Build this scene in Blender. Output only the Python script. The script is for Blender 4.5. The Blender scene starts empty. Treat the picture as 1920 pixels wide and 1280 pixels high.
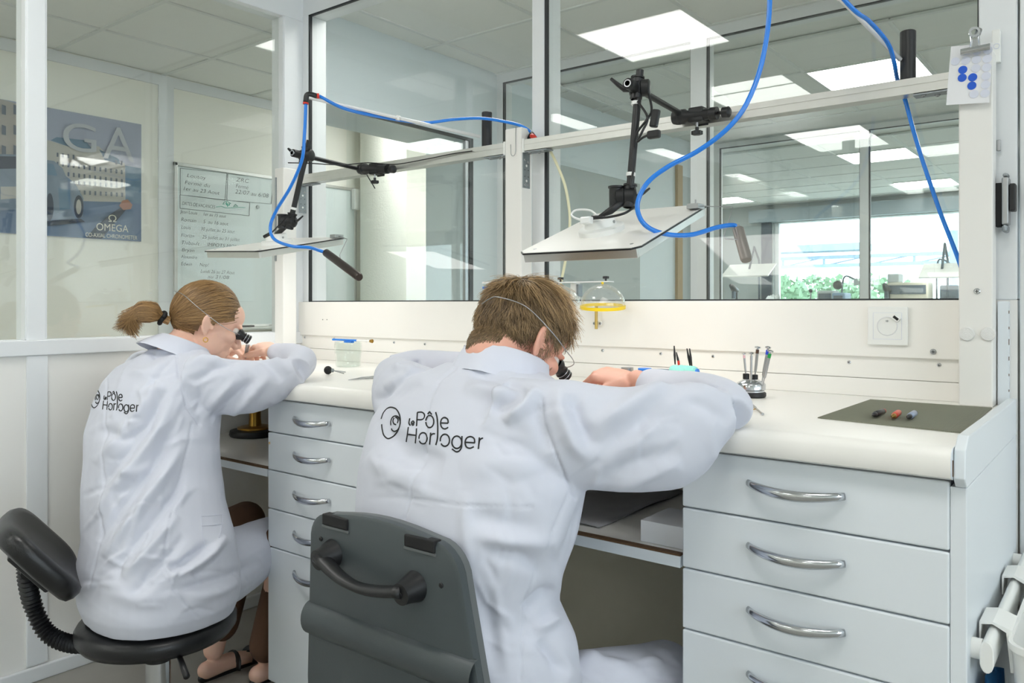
import bpy, bmesh, math, random
import numpy as np
from mathutils import Vector, Matrix, noise as mnoise
from mathutils.bvhtree import BVHTree
random.seed(7); np.random.seed(7)
scene = bpy.context.scene
col = scene.collection

# ---------------------------------------------------------------- camera, sky, exposure
CAM_H = 1.135; FPX = 1500.0; YAW = math.radians(38); HOR = 570.0
cd = bpy.data.cameras.new('camera'); cam = bpy.data.objects.new('camera', cd); col.objects.link(cam)
cam.location = (0, 0, CAM_H); cam.rotation_euler = (math.pi/2, 0, YAW)
cd.sensor_width = 36; cd.lens = 36*FPX/1920; cd.shift_y = -(640-HOR)/1920
cd.clip_start = 0.02; cd.clip_end = 200
scene.camera = cam
world = bpy.data.worlds.new('world'); scene.world = world; world.use_nodes = True
bg = world.node_tree.nodes['Background']; bg.inputs[0].default_value = (0.80, 0.91, 1.0, 1); bg.inputs[1].default_value = 3.8
vs = scene.view_settings
scene.display_settings.display_device = 'sRGB'
vs.view_transform = 'Standard'; vs.look = 'None'; vs.gamma = 1; vs.exposure = 0.58; vs.use_curve_mapping = False
scene.cycles.transparent_max_bounces = 40; scene.cycles.max_bounces = 12; scene.cycles.glossy_bounces = 5; scene.cycles.diffuse_bounces = 6
scene.cycles.use_denoising = True
scene.cycles.sample_clamp_indirect = 6
PANEL_L = 8.5      # radiance of the ceiling light diffusers
LAMP_L = 3.2       # radiance of the bench lamp undersides

# pixel helpers (photo taken as 1920x1280): a pixel gives a direction, a plane gives the distance
_R = Vector((math.cos(YAW), math.sin(YAW), 0)); _F = Vector((-math.sin(YAW), math.cos(YAW), 0)); _C = Vector((0, 0, CAM_H))
def ray(x, y): return _R*((x-960)/FPX)+_F+Vector((0, 0, (HOR-y)/FPX))
def PY(x, y, Y): r = ray(x, y); return _C+r*(Y/r.y)
def PXX(x, y, X): r = ray(x, y); return _C+r*(X/r.x)
def PZ(x, y, Z): r = ray(x, y); return _C+r*((Z-CAM_H)/r.z)
def PD(x, y, d): return _C+ray(x, y)*d
def proj(p):
    q = Vector(p)-_C; d = q.dot(_F); return 960+FPX*q.dot(_R)/d, HOR-FPX*q.z/d, d

# ---------------------------------------------------------------- helpers
def lin(c):
    return tuple(((x/255)/12.92 if x/255 <= .04045 else ((x/255+.055)/1.055)**2.4) for x in c)
MATS = {}
def mat(name, rgb, rough=.5, metal=0., var=.03, vscale=30., bump=0., bscale=200., spec=.5, trans=0., coat=0., sheen=0., sss=0.):
    m = bpy.data.materials.new(name); m.use_nodes = True; nt = m.node_tree; b = nt.nodes['Principled BSDF']
    c = lin(rgb)
    tc = nt.nodes.new('ShaderNodeTexCoord'); nz = nt.nodes.new('ShaderNodeTexNoise'); nz.inputs['Scale'].default_value = vscale; nz.inputs['Detail'].default_value = 4
    nt.links.new(tc.outputs['Object'], nz.inputs['Vector'])
    mx = nt.nodes.new('ShaderNodeMix'); mx.data_type = 'RGBA'
    mx.inputs[6].default_value = (*[v*(1-var) for v in c], 1); mx.inputs[7].default_value = (*[min(1, v*(1+var)) for v in c], 1)
    nt.links.new(nz.outputs['Fac'], mx.inputs[0]); nt.links.new(mx.outputs[2], b.inputs['Base Color'])
    b.inputs['Roughness'].default_value = rough; b.inputs['Metallic'].default_value = metal
    b.inputs['Specular IOR Level'].default_value = spec
    b.inputs['Transmission Weight'].default_value = trans; b.inputs['Coat Weight'].default_value = coat
    b.inputs['Sheen Weight'].default_value = sheen
    if sss: b.inputs['Subsurface Weight'].default_value = sss; b.inputs['Subsurface Radius'].default_value = (.02, .008, .004); b.inputs['Subsurface Scale'].default_value = .3
    if bump:
        n2 = nt.nodes.new('ShaderNodeTexNoise'); n2.inputs['Scale'].default_value = bscale; n2.inputs['Detail'].default_value = 3
        nt.links.new(tc.outputs['Object'], n2.inputs['Vector'])
        bp = nt.nodes.new('ShaderNodeBump'); bp.inputs['Strength'].default_value = bump; bp.inputs['Distance'].default_value = .003
        nt.links.new(n2.outputs['Fac'], bp.inputs['Height']); nt.links.new(bp.outputs[0], b.inputs['Normal'])
    MATS[name] = m; return m
def emit(name, rgb, s):
    m = bpy.data.materials.new(name); m.use_nodes = True; nt = m.node_tree; nt.nodes.clear()
    o = nt.nodes.new('ShaderNodeOutputMaterial'); e = nt.nodes.new('ShaderNodeEmission')
    e.inputs[0].default_value = (*rgb, 1); e.inputs[1].default_value = s
    nt.links.new(e.outputs[0], o.inputs[0]); MATS[name] = m; return m
def glassmat(name, tint, ior=1.45, rough=0., dirt=0.):
    # clear pane: straight-through transmission with a Fresnel reflection on both faces
    m = bpy.data.materials.new(name); m.use_nodes = True; nt = m.node_tree; nt.nodes.clear(); N = nt.nodes.new; L = nt.links.new
    o = N('ShaderNodeOutputMaterial'); t = N('ShaderNodeBsdfTransparent'); t.inputs[0].default_value = (*tint, 1)
    g = N('ShaderNodeBsdfGlossy'); g.inputs['Roughness'].default_value = rough; g.inputs[0].default_value = (1, 1, 1, 1)
    ge = N('ShaderNodeNewGeometry'); mp = N('ShaderNodeMapRange'); mp.inputs[3].default_value = ior; mp.inputs[4].default_value = 1/ior
    fr = N('ShaderNodeFresnel'); mx = N('ShaderNodeMixShader')
    L(ge.outputs['Backfacing'], mp.inputs[0]); L(mp.outputs[0], fr.inputs[0]); L(fr.outputs[0], mx.inputs[0])
    L(t.outputs[0], mx.inputs[1]); L(g.outputs[0], mx.inputs[2])
    out = mx
    if dirt:
        d = N('ShaderNodeBsdfDiffuse'); d.inputs[0].default_value = (.8, .85, .85, 1); m2 = N('ShaderNodeMixShader'); m2.inputs[0].default_value = dirt
        L(mx.outputs[0], m2.inputs[1]); L(d.outputs[0], m2.inputs[2]); out = m2
    L(out.outputs[0], o.inputs[0]); MATS[name] = m; return m
def attrmat(name, rough=.5, sheen=0., spec=.5, aniso=0):
    m = bpy.data.materials.new(name); m.use_nodes = True; nt = m.node_tree; b = nt.nodes['Principled BSDF']
    a = nt.nodes.new('ShaderNodeAttribute'); a.attribute_name = 'col'; nt.links.new(a.outputs['Color'], b.inputs['Base Color'])
    b.inputs['Roughness'].default_value = rough; b.inputs['Specular IOR Level'].default_value = spec
    MATS[name] = m; return m

def wl(o):
    v = Vector(o.location)
    while o.parent: o = o.parent; v += Vector(o.location)
    return v
def tag(o, label=None, cat=None, group=None, kind=None):
    if label: o['label'] = label
    if cat: o['category'] = cat
    if group: o['group'] = group
    if kind: o['kind'] = kind
    return o
def empty(name, loc, label=None, cat=None, group=None, kind=None):
    o = bpy.data.objects.new(name, None); col.objects.link(o); o.location = loc; o.empty_display_size = .05
    return tag(o, label, cat, group, kind)

def frame_from(d):
    d = Vector(d).normalized(); a = Vector((0, 0, 1)) if abs(d.z) < .9 else Vector((1, 0, 0))
    u = d.cross(a).normalized(); return u, u.cross(d).normalized(), d
class MB:
    def __init__(s): s.v = []; s.f = []; s.mi = []; s.cur = 0
    def add(s, vs_, fs):
        o = len(s.v); s.v += [tuple(v) for v in vs_]; s.f += [tuple(i+o for i in q) for q in fs]; s.mi += [s.cur]*len(fs); return s
    def box(s, x0, x1, y0, y1, z0, z1, M=None):
        vs_ = [Vector((x, y, z)) for z in (z0, z1) for y in (y0, y1) for x in (x0, x1)]
        if M is not None: vs_ = [M @ v for v in vs_]
        return s.add(vs_, [(0, 2, 3, 1), (4, 5, 7, 6), (0, 1, 5, 4), (2, 6, 7, 3), (0, 4, 6, 2), (1, 3, 7, 5)])
    def loft(s, rings, cap=True, closed=True):
        n = len(rings[0]); vs_ = [p for r in rings for p in r]; fs = []
        for i in range(len(rings)-1):
            for j in range(n if closed else n-1):
                k = (j+1) % n; fs.append((i*n+j, i*n+k, (i+1)*n+k, (i+1)*n+j))
        if cap: fs.append(tuple(reversed(range(n)))); fs.append(tuple(range((len(rings)-1)*n, len(rings)*n)))
        return s.add(vs_, fs)
    def tube(s, pts, r, n=8, cap=True, flat=None):
        pts = [Vector(p) for p in pts]; m = len(pts); rr = r if isinstance(r, (list, tuple)) else [r]*m
        u = None; rings = []
        for i, p in enumerate(pts):
            d = (pts[min(i+1, m-1)]-pts[max(i-1, 0)])
            if d.length < 1e-9: d = Vector((0, 0, 1))
            d.normalize()
            if u is None: u, w, _ = frame_from(d)
            else:
                u = (u-d*u.dot(d))
                if u.length < 1e-6: u, w, _ = frame_from(d)
                u.normalize()
            w = d.cross(u)
            fl = flat or 1
            rings.append([p+(u*math.cos(2*math.pi*k/n)+w*math.sin(2*math.pi*k/n)*fl)*rr[i] for k in range(n)])
        return s.loft(rings, cap)
    def cyl(s, p0, p1, r0, r1=None, n=20): return s.tube([p0, p1], [r0, r0 if r1 is None else r1], n)
    def lathe(s, prof, c=(0, 0, 0), d=(0, 0, 1), n=24, cap=False):
        u, w, d = frame_from(d); c = Vector(c)
        return s.loft([[c+d*z+(u*math.cos(2*math.pi*k/n)+w*math.sin(2*math.pi*k/n))*max(r, 1e-5) for k in range(n)] for r, z in prof], cap)
    def ell(s, c, rad, M=None, nu=20, nv=14):
        c = Vector(c); rings = []
        for i in range(nv+1):
            t = math.pi*i/nv; st = max(math.sin(t), 1e-3)
            ring_ = []
            for k in range(nu):
                a = 2*math.pi*k/nu; v = Vector((rad[0]*st*math.cos(a), rad[1]*st*math.sin(a), -rad[2]*math.cos(t)))
                if M is not None: v = M @ v
                ring_.append(c+v)
            rings.append(ring_)
        return s.loft(rings)
    def prism(s, poly, ex):
        ex = Vector(ex); n = len(poly); a = [Vector(p) for p in poly]; b = [p+ex for p in a]
        fs = [tuple(range(n-1, -1, -1)), tuple(range(n, 2*n))]+[(i, (i+1) % n, n+(i+1) % n, n+i) for i in range(n)]
        return s.add(a+b, fs)
    def mesh(s, name, off):
        me = bpy.data.meshes.new(name)
        me.from_pydata([(v[0]-off[0], v[1]-off[1], v[2]-off[2]) for v in s.v], [], s.f)
        bm = bmesh.new(); bm.from_mesh(me); bmesh.ops.recalc_face_normals(bm, faces=bm.faces); bm.to_mesh(me); bm.free()
        return me
    def build(s, name, m, parent=None, smooth=False, bevel=0, label=None, cat=None, group=None, kind=None, seg=2):
        if parent is not None: off = wl(parent); loc = (0, 0, 0)
        else:
            a = np.array(s.v); off = ((a[:, 0].min()+a[:, 0].max())/2, (a[:, 1].min()+a[:, 1].max())/2, a[:, 2].min()); loc = off
        me = s.mesh(name, off); o = bpy.data.objects.new(name, me); col.objects.link(o); o.location = loc; o.parent = parent
        for mm in (m if isinstance(m, (list, tuple)) else [m]): me.materials.append(MATS[mm] if isinstance(mm, str) else mm)
        if max(s.mi, default=0) > 0: me.polygons.foreach_set('material_index', s.mi)
        if smooth: shade(me, smooth)
        if bevel:
            b = o.modifiers.new('bevel', 'BEVEL'); b.width = bevel; b.segments = seg; b.limit_method = 'ANGLE'; b.angle_limit = .6
        return tag(o, label, cat, group, kind)
def shade(me, smooth):
    me.polygons.foreach_set('use_smooth', [True]*len(me.polygons))
    if smooth is not True:
        bm = bmesh.new(); bm.from_mesh(me)
        for e in bm.edges:
            if len(e.link_faces) == 2 and e.calc_face_angle(0) > smooth: e.smooth = False
        bm.to_mesh(me); bm.free()
SM = .7
def copy_to(o, delta, parent=None):
    c = o.copy(); col.objects.link(c); c.location = Vector(o.location)+Vector(delta)
    if parent is not None: c.parent = parent
    return c
def bez(pts, n=10):
    # Catmull-Rom through points
    P = [Vector(p) for p in pts]; P = [P[0]*2-P[1]]+P+[P[-1]*2-P[-2]]; out = []
    for i in range(1, len(P)-2):
        for k in range(n):
            t = k/n; a, b, c, d = P[i-1:i+3]
            out.append(.5*((2*b)+(c-a)*t+(2*a-5*b+4*c-d)*t*t+(3*b-a-3*c+d)*t**3))
    out.append(P[-2]); return out
def evalmesh(o):
    dg = bpy.context.evaluated_depsgraph_get(); dg.update(); e = o.evaluated_get(dg)
    return bpy.data.meshes.new_from_object(e, depsgraph=dg)
def text_mesh(body, size, align='LEFT', shear=0., spacing=1., thin=0.):
    cu = bpy.data.curves.new('txt', 'FONT'); cu.body = body; cu.size = size; cu.align_x = align; cu.shear = shear; cu.space_character = spacing; cu.offset = -thin*size
    o = bpy.data.objects.new('txt', cu); col.objects.link(o); me = evalmesh(o); bpy.data.objects.remove(o); bpy.data.curves.remove(cu); return me
def text_obj(name, body, size, origin, right, up, m, parent, width=None, shear=0., align='LEFT', thin=0.):
    me = text_mesh(body, size, align, shear, 1., thin); n = len(me.vertices); co = np.zeros(n*3); me.vertices.foreach_get('co', co); co = co.reshape(-1, 3)
    if width and n: co[:, 0] *= width/max(1e-6, co[:, 0].max()-co[:, 0].min())
    R_ = Vector(right).normalized(); U_ = Vector(up).normalized(); og = Vector(origin)-wl(parent)
    w = np.array(og)[None]+co[:, :1]*np.array(R_)[None]+co[:, 1:2]*np.array(U_)[None]
    me.vertices.foreach_set('co', w.ravel()); me.update(); me.materials.clear(); me.materials.append(MATS[m])
    o = bpy.data.objects.new(name, me); col.objects.link(o); o.parent = parent; return o

# ---------------------------------------------------------------- materials
mat('white_panel', (236, 235, 231), .38, var=.012, vscale=3)
mat('white_laminate', (243, 241, 236), .30, var=.01, vscale=4)
mat('white_front', (226, 232, 237), .33, var=.012, vscale=5)
mat('white_frame', (228, 231, 233), .35, var=.012)
mat('cream_wall', (244, 243, 234), .7, var=.015, vscale=2, bump=.05)
mat('rough_column', (236, 235, 226), .8, var=.02, bump=.6, bscale=90)
mat('blue_panel', (214, 224, 229), .45, var=.01)
mat('gasket', (38, 42, 45), .5)
mat('ceiling_tile', (238, 240, 236), .9, var=.03, vscale=60, bump=.15, bscale=400)
mat('tee_bar', (226, 229, 226), .5)
mat('floor_grey', (156, 154, 148), .55, var=.10, vscale=9)
mat('dark_edge', (98, 72, 48), .8, var=.3, vscale=200)
mat('chrome', (205, 208, 212), .16, 1., var=.02)
mat('steel', (178, 180, 182), .35, 1., var=.05)
mat('zinc', (150, 156, 160), .45, .9, var=.12, vscale=80)
mat('alu', (212, 212, 208), .34, .85, var=.05, vscale=40)
mat('black_plastic', (26, 27, 29), .42, var=.05)
mat('black_matte', (20, 20, 22), .7, var=.05)
mat('black_vinyl', (24, 25, 27), .36, var=.08, vscale=50, bump=.12, bscale=300)
mat('grey_shell', (66, 73, 76), .42, var=.04, vscale=40, bump=.08, bscale=600)
mat('grey_shell_edge', (96, 100, 101), .4, var=.04, vscale=40)
mat('brown_tube', (64, 56, 52), .32, .5, var=.05)
mat('blue_hose', (28, 126, 226), .22, var=.02, coat=.3)
mat('cream_hose', (225, 222, 188), .3, var=.03)
mat('clear_rod', (228, 230, 229), .2, var=.01)
mat('white_plastic', (238, 239, 236), .35, var=.01)
mat('white_velcro', (236, 236, 234), .9, var=.05, vscale=500, bump=.6, bscale=700)
mat('red_plastic', (206, 50, 36), .4)
mat('yellow_plastic', (238, 205, 20), .35, var=.02)
mat('amber_tube', (214, 184, 96), .3, trans=.3)
mat('brass', (176, 136, 62), .3, .9, var=.08)
mat('wood_light', (226, 194, 148), .55, var=.08, vscale=25)
mat('blue_cap', (32, 124, 224), .4); mat('petrol_cap', (24, 96, 128), .4)
mat('turquoise_cloth', (150, 222, 212), .9, var=.10, vscale=90, bump=.6, bscale=200)
mat('cloth_blue', (42, 120, 178), .9, var=.1, vscale=60, bump=.4, bscale=300)
mat('mat_green', (128, 129, 112), .6, var=.05, vscale=60)
mat('paper_white', (234, 235, 238), .8, var=.012)
mat('dot_blue', (28, 92, 210), .6); mat('dot_pale', (214, 218, 232), .7)
mat('ink', (58, 64, 68), .7); mat('ink_green', (80, 188, 164), .7)
mat('thread_black', (16, 17, 20), .7)
mat('pen_red', (214, 78, 54), .35); mat('pen_black', (34, 36, 40), .35); mat('pen_blue', (150, 164, 190), .3)
mat('ring_green', (20, 150, 70), .4); mat('ring_blue', (40, 70, 200), .4); mat('ring_pink', (236, 190, 200), .4); mat('ring_brown', (80, 56, 44), .4)
mat('whiteboard', (222, 232, 231), .16, var=.008)
mat('coat', (208, 211, 223), .85, var=.015, vscale=12, bump=.06, bscale=1500, sheen=.1)
mat('coat_collar', (212, 215, 228), .85, var=.015, vscale=12, bump=.06, bscale=1500, sheen=.1)
mat('skin', (236, 192, 170), .5, var=.06, vscale=60, sss=.12, bump=.05, bscale=500)
mat('skin_red', (230, 172, 150), .5, var=.08, vscale=60, sss=.12, bump=.05, bscale=500)
mat('brown_cloth', (92, 64, 46), .85, var=.06, vscale=80, bump=.2, bscale=900)
mat('trouser', (70, 74, 84), .85, var=.06, vscale=80)
mat('eye_white', (235, 232, 226), .2)
mat('gold', (220, 176, 84), .25, 1.)
mat('far_grey', (176, 184, 184), .6); mat('far_blue', (120, 152, 180), .5); mat('far_beige', (196, 192, 176), .6); mat('far_dark', (70, 84, 98), .5)
mat('tree_leaf', (128, 160, 128), .9, var=.3, vscale=3); mat('tree_trunk', (110, 96, 84), .9)
mat('ground_out', (176, 180, 172), .9); mat('red_post', (214, 84, 84), .5); mat('bridge_steel', (140, 160, 178), .6)
mat('wood_edge', (176, 148, 104), .6, var=.1)
mat('poster_sky', (166, 172, 190), .5, var=.04, vscale=3); mat('poster_road', (104, 124, 152), .5, var=.12, vscale=6)
mat('poster_building', (186, 184, 178), .5, var=.06, vscale=12); mat('poster_window', (108, 116, 128), .5); mat('poster_roof', (110, 136, 158), .5, var=.08)
mat('poster_car', (128, 142, 158), .45, var=.25, vscale=14); mat('poster_dark', (64, 72, 88), .5, var=.2, vscale=10); mat('poster_text', (214, 212, 196), .5); mat('poster_big', (186, 190, 196), .5); mat('poster_orange', (168, 120, 100), .5, var=.15)
mat('poster_wall', (176, 170, 164), .5, var=.12, vscale=10)
mat('blind', (214, 220, 222), .6)
emit('panel_light', (1, .985, .95), PANEL_L); emit('lamp_light', (1, .965, .92), LAMP_L); emit('led', (1, .98, .95), 6)
glassmat('pane', (.972, .986, .980)); glassmat('dome', (.97, .975, .975), 1.45, .02, .03); glassmat('jar', (.93, .955, .94), 1.45, .03, .02)
glassmat('lamp_glass', (.93, .95, .95), 1.5, .02, .25)
attrmat('hair', .42, spec=.45)
mat('grey_cloth', (150, 150, 152), .9, var=.15, vscale=20, bump=.3, bscale=400)
mat('lintel_grey', (158, 172, 180), .6)
mat('taupe_tube', (128, 123, 117), .36, .1, var=.05)
# ---------------------------------------------------------------- the setting
XL = -2.62; YB = 2.0; ZC = 2.5; XR = 5.2; YN = -4.2; XW = -4.56; YF = 3.68; Y3 = 6.45; YD = 11.0
def bx(*a): return MB().box(*a)
MB().box(-6.6, XR+.1, YN-.1, YD+.1, -.08, 0).build('floor', 'floor_grey', kind='structure')
# floor tiles joints are not visible; ceiling slab with tiles, tee bars and light panels
ceil = bx(-6.6, XR+.1, YN-.1, YD+.1, 2.515, 2.58).build('ceiling', 'ceiling_tile', kind='structure')
tile0 = None
def tile_area(x0, y0, i0, i1, j0, j1, holes, s=0):
    global tile0
    g = MB()
    for i in range(i0, i1):
        for j in range(j0, j1):
            if (i, j) in holes: continue
            cx, cy = x0+.6*i, y0+.6*j
            if tile0 is None:
                tile0 = MB().box(cx+.004, cx+.596, cy+.004, cy+.596, 2.498, 2.512).build('ceiling_tile', 'ceiling_tile', ceil); tile0['o'] = 0; del tile0['o']; tile_area.o = (cx, cy)
            else: copy_to(tile0, (cx-tile_area.o[0], cy-tile_area.o[1], 0))
    for i in range(i0+s, i1+1): g.box(x0+.6*i-.011, x0+.6*i+.011, y0+.6*j0, y0+.6*j1, 2.492, 2.5)
    for j in range(j0, j1+1): g.box(x0+.6*i0, x0+.6*i1, y0+.6*j-.011, y0+.6*j+.011, 2.4915, 2.5)
    g.build('tee_grid', 'tee_bar', ceil)
def ceiling_light(x0, y0, label, group='flat ceiling light panels'):
    t = empty('ceiling_light', (x0+.3, y0+.3, 2.49), label, 'ceiling light', group)
    f = MB()
    for a in ((0, .6, 0, .014), (0, .6, .586, .6), (0, .014, .014, .586), (.586, .6, .014, .586)): f.box(x0+a[0], x0+a[1], y0+a[2], y0+a[3], 2.488, 2.512)
    f.build('frame', 'tee_bar', t)
    MB().box(x0+.014, x0+.586, y0+.014, y0+.586, 2.494, 2.508).build('diffuser', 'panel_light', t)
GA = (-2.24, .07)
HA = {(0, 0), (3, 0), (7, 0), (0, -5), (3, -5)}
tile_area(*GA, 0, 4, -5, 3, HA)          # workshop room the camera stands in (seen in reflections)
tile_area(*GA, -1, 0, 0, 3, set(), 1)
tile_area(*GA, -1, 5, 4, 6, set(), 1)       # passage behind the back glazing
tile_area(*GA, -4, -1, 0, 9, {(-3, 6)})   # room behind the left glazing
for i, j in HA: ceiling_light(GA[0]+.6*i, GA[1]+.6*j, 'square white ceiling light panel above the workbench room')
ceiling_light(GA[0]-1.2, GA[1]-1.3, 'square white ceiling light panel added out of view in the whiteboard room')  # lamp outside the view, added to lift the light in this room
ceiling_light(GA[0], 2.12, 'square white ceiling light panel added out of view just behind the bench glazing')  # added just out of frame to brighten the passage ceiling and bulkhead
ceiling_light(GA[0]-1.8, GA[1]+3.6, 'hidden square white ceiling light panel added by the round column')  # hidden behind the bulkhead, added so the whiteboard room is brighter
for k in (-2.9, -4.6): ceiling_light(GA[0]-1.2, GA[1]+k, 'square white ceiling light panel added at the unseen end of the whiteboard room')  # added pair beyond the view, there to light the whiteboard wall
ceiling_light(GA[0]-1.8, 4.55, 'hidden square white ceiling light panel added at the corridor end')  # extra hidden lamp, added to make up light in the whiteboard room
for x in (2.34, 4.14):
    for y in (2.2, 3.05): ceiling_light(x, y, 'square white ceiling light panel in the glazed passage')
GC = (-1.54, 4.75)
tile_area(*GC, -5, 4, -1, 2, {(0, 0), (3, 0)})
for i in (0, 3, 8.5): ceiling_light(GC[0]+.6*i, GC[1]-(.8 if i > 8 else 0), 'square white ceiling light panel between the second and third glazing')
GD = (-2.17, 7.55)
HD = {(0, 0), (3, 0), (-4, 0)}
tile_area(*GD, -6, 5, -1, 5, HD)
for i, j in HD: ceiling_light(GD[0]+.6*i, GD[1]+.6*j, 'square white ceiling light panel in the far workshop')
for i in (0, 3, -4): ceiling_light(GD[0]+.6*i, 9.7 if i else 9.7, 'square white ceiling light panel near the far daylight window')
# outer walls
bx(-6.7, XR+.1, YN-.1, YN, 0, 2.51).build('wall_rear', 'cream_wall', kind='structure')
w = MB()   # right wall with a wide window and blinds
w.box(XR, XR+.1, YN, -3.4, 0, 2.51); w.box(XR, XR+.1, 1.8, YD, 0, 2.51); w.box(XR, XR+.1, -3.4, 1.8, 0, .75); w.box(XR, XR+.1, -3.4, 1.8, 2.35, 2.51)
wr = w.build('wall_right', 'cream_wall', kind='structure')
win = empty('window_1', (XR+.05, -.8, .75), kind='structure')
f = MB()
for y in (-3.4, -1.7, .0, 1.75): f.box(XR+.02, XR+.08, y, y+.05, .75, 2.35)
f.box(XR+.02, XR+.08, -3.4, 1.8, .75, .8); f.box(XR+.02, XR+.08, -3.4, 1.8, 2.3, 2.35); f.build('window_frame', 'white_frame', win)
s0 = None
for k in range(12):
    z = 1.86+k*.04
    if s0 is None: s0 = MB().box(XR-.03, XR-.028+.02, -3.3, 1.7, z, z+.002, Matrix.Identity(4)).build('blind_slat', 'blind', win); z00 = z
    else: copy_to(s0, (0, 0, z-z00))
# left wall of the whiteboard room
wlft = bx(XW-.1, XW, YN, Y3, 0, 2.51).build('wall_left', 'cream_wall', kind='structure')
MB().box(XW, XW+.012, YN, 5.6, 2.43, 2.49).build('cornice', 'white_frame', wlft)
p0 = PXX(296, 400, XW).y; p1 = PXX(324, 400, XW).y
MB().box(XW, XW+.012, p0, p1, 0, 2.43).build('cover_strip', 'white_frame', wlft)
bx(XW, -3.05, 5.6, 5.7, 0, 2.51).build('wall_corridor_end', 'cream_wall', kind='structure')
wcs = bx(-3.05, -2.99, YF+.09, Y3, 0, 2.51).build('wall_corridor_side', 'blue_panel', kind='structure')
bx(-6.6, -6.5, 5.7, YD, 0, 2.51).build('wall_workshop', 'far_grey', kind='structure')

# partition builder: white frame members with dark gaskets and glass
def glazing(name, axis, plane, lo, hi, zsill, ztop, mulls, front, depth, lowmat='white_panel', glassoff=.02, low=True, mw=.0, panes=True, topz=2.5, gk=.010, gm='gasket'):
    # axis 'x': wall runs along X at Y=plane (front face), body behind by depth ; axis 'y': runs along Y at X=plane, body towards -X
    e = empty(name, ((lo+hi)/2, plane, 0) if axis == 'x' else (plane, (lo+hi)/2, 0), kind='structure')
    def B(m, a0, a1, d0, d1, z0, z1):
        return m.box(a0, a1, plane+d0, plane+d1, z0, z1) if axis == 'x' else m.box(plane-d1, plane-d0, a0, a1, z0, z1)
    if low: B(MB(), lo, hi, .0, depth, 0, zsill).build('lower_panel', lowmat, e)
    B(MB(), lo, hi, .0, depth, ztop, topz).build('head_rail', 'white_frame', e)
    for a, b in mulls: B(MB(), a, b, -.002, depth, zsill, ztop).build('mullion', 'white_frame', e, bevel=.003)
    for (a, b), (c, d) in zip(mulls[:-1], mulls[1:]):
        g = MB(); t = gk
        B(g, b, b+t, .002, glassoff, zsill, ztop); B(g, c-.003, c, .004, glassoff, zsill, ztop); B(g, b, c, .004, glassoff, zsill, zsill+.004); B(g, b, c, .002, glassoff, ztop-t*.6, ztop)
        g.build('gasket', gm, e)
        if panes: B(MB(), b+.002, c-.002, glassoff, glassoff+.006, zsill+.002, ztop-.002).build('glass_pane', 'pane', e)
    return e
# back partition of the bench
wb = glazing('wall_back', 'x', YB, XL, -.2, 1.144, 2.28, [(-2.70, -2.587), (-1.483, -1.437), (-.272, -.2)], 0, .09, glassoff=.012)
# its right-hand continuation: door leaf, frame and worn edge board
dr = empty('door_1', (.3, 2.0, 0), kind='structure')
MB().box(-.196, -.176, 2.0, 2.06, 0, 2.5).build('door_stop', 'white_frame', dr, bevel=.003)
MB().box(-.17, .80, 1.99, 2.05, .01, 2.3).build('door_leaf', 'white_panel', dr, bevel=.002)
MB().box(-.17, .80, 2.0, 2.06, 2.31, 2.5).build('door_head', 'white_frame', dr)
bx(.82, XR, 2.0, 2.09, 0, 2.5).build('wall_back_right', 'white_panel', kind='structure')
# left partition
pa, pb = PXX(50, 300, XL).y, PXX(86, 300, XL).y
wl_ = glazing('wall_partition', 'y', XL, YN, 2.0, 1.025, 2.26, [(YN, YN+.06), (-1.6, -1.55), (pa, pb), (1.98-.07, 2.0)], 0, .08, glassoff=.03, gk=.004, gm='white_frame')
MB().box(XL, XL+.012, YN, 2.0, .98, 1.027).build('sill_rail', 'white_frame', wl_, bevel=.003)
MB().box(XL, XL+.008, pa-.003, pb+.003, .05, .98).build('cover_strip', 'white_frame', wl_, bevel=.002)
bs = MB().box(XL, XL+.014, YN, 2.0, 0, .045).build('baseboard_left', 'white_frame', kind='structure', bevel=.004)
# bulkhead between passage and whiteboard room
bh = MB().prism([(-2.99, 2.34, 2.075), (-2.99, YF, 2.075), (-3.36, YF, 2.075), (-3.36, 2.62, 2.075)], (0, 0, .44)).build('wall_bulkhead', 'blue_panel', kind='structure')
MB().box(-3.0, -2.984, 2.6, 3.46, 2.062, 2.078).build('gasket', 'gasket', bh)
MB().box(-3.03, -2.984, 3.43, 3.46, 0, 2.062).build('jamb_gasket', 'gasket', bh)
MB().box(-3.36, -2.985, 3.46, YF, 0, 2.076).build('jamb', 'blue_panel', bh, bevel=.004)
MB().box(-3.01, -2.99, 3.40, 3.43, 0, 2.06).build('jamb_trim', 'steel', bh)
MB().box(-3.006, -3.0, 2.55, 3.42, 0, 2.06).build('glass_pane', 'pane', bh)
# second glazing, third glazing
glazing('wall_passage', 'x', YF, -2.99, XR, 1.0, 2.44, [(-2.99, -2.945), (-1.75, -1.665), (-.3, -.22), (1.2, 1.28), (XR-.06, XR)], 0, .09)
w3 = glazing('wall_workshop_glazing', 'x', Y3, -2.88, XR, 1.0, 2.46, [(-2.88, -2.80), (-1.67, -1.605), (-.2, -.14), (1.4, 1.46), (XR-.05, XR)], 0, .07)
w3w = bx(-6.6, -2.88, Y3, Y3+.07, 0, 2.51).build('wall_store', 'blue_panel', kind='structure')
q0 = PXX(1267, 400, -2.985).y; q1 = PXX(1276, 400, -2.985).y
MB().box(-2.99, -2.965, q0, q1, 0, 2.28).build('door_edge', 'wood_edge', wcs)
MB().box(-2.99, -2.972, q1, q1+.22, 0, 2.2).build('cupboard_front', 'far_grey', wcs); MB().box(-2.99, -2.968, q1+.22, q1+.235, 0, 2.2).build('gasket', 'gasket', wcs)
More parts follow.
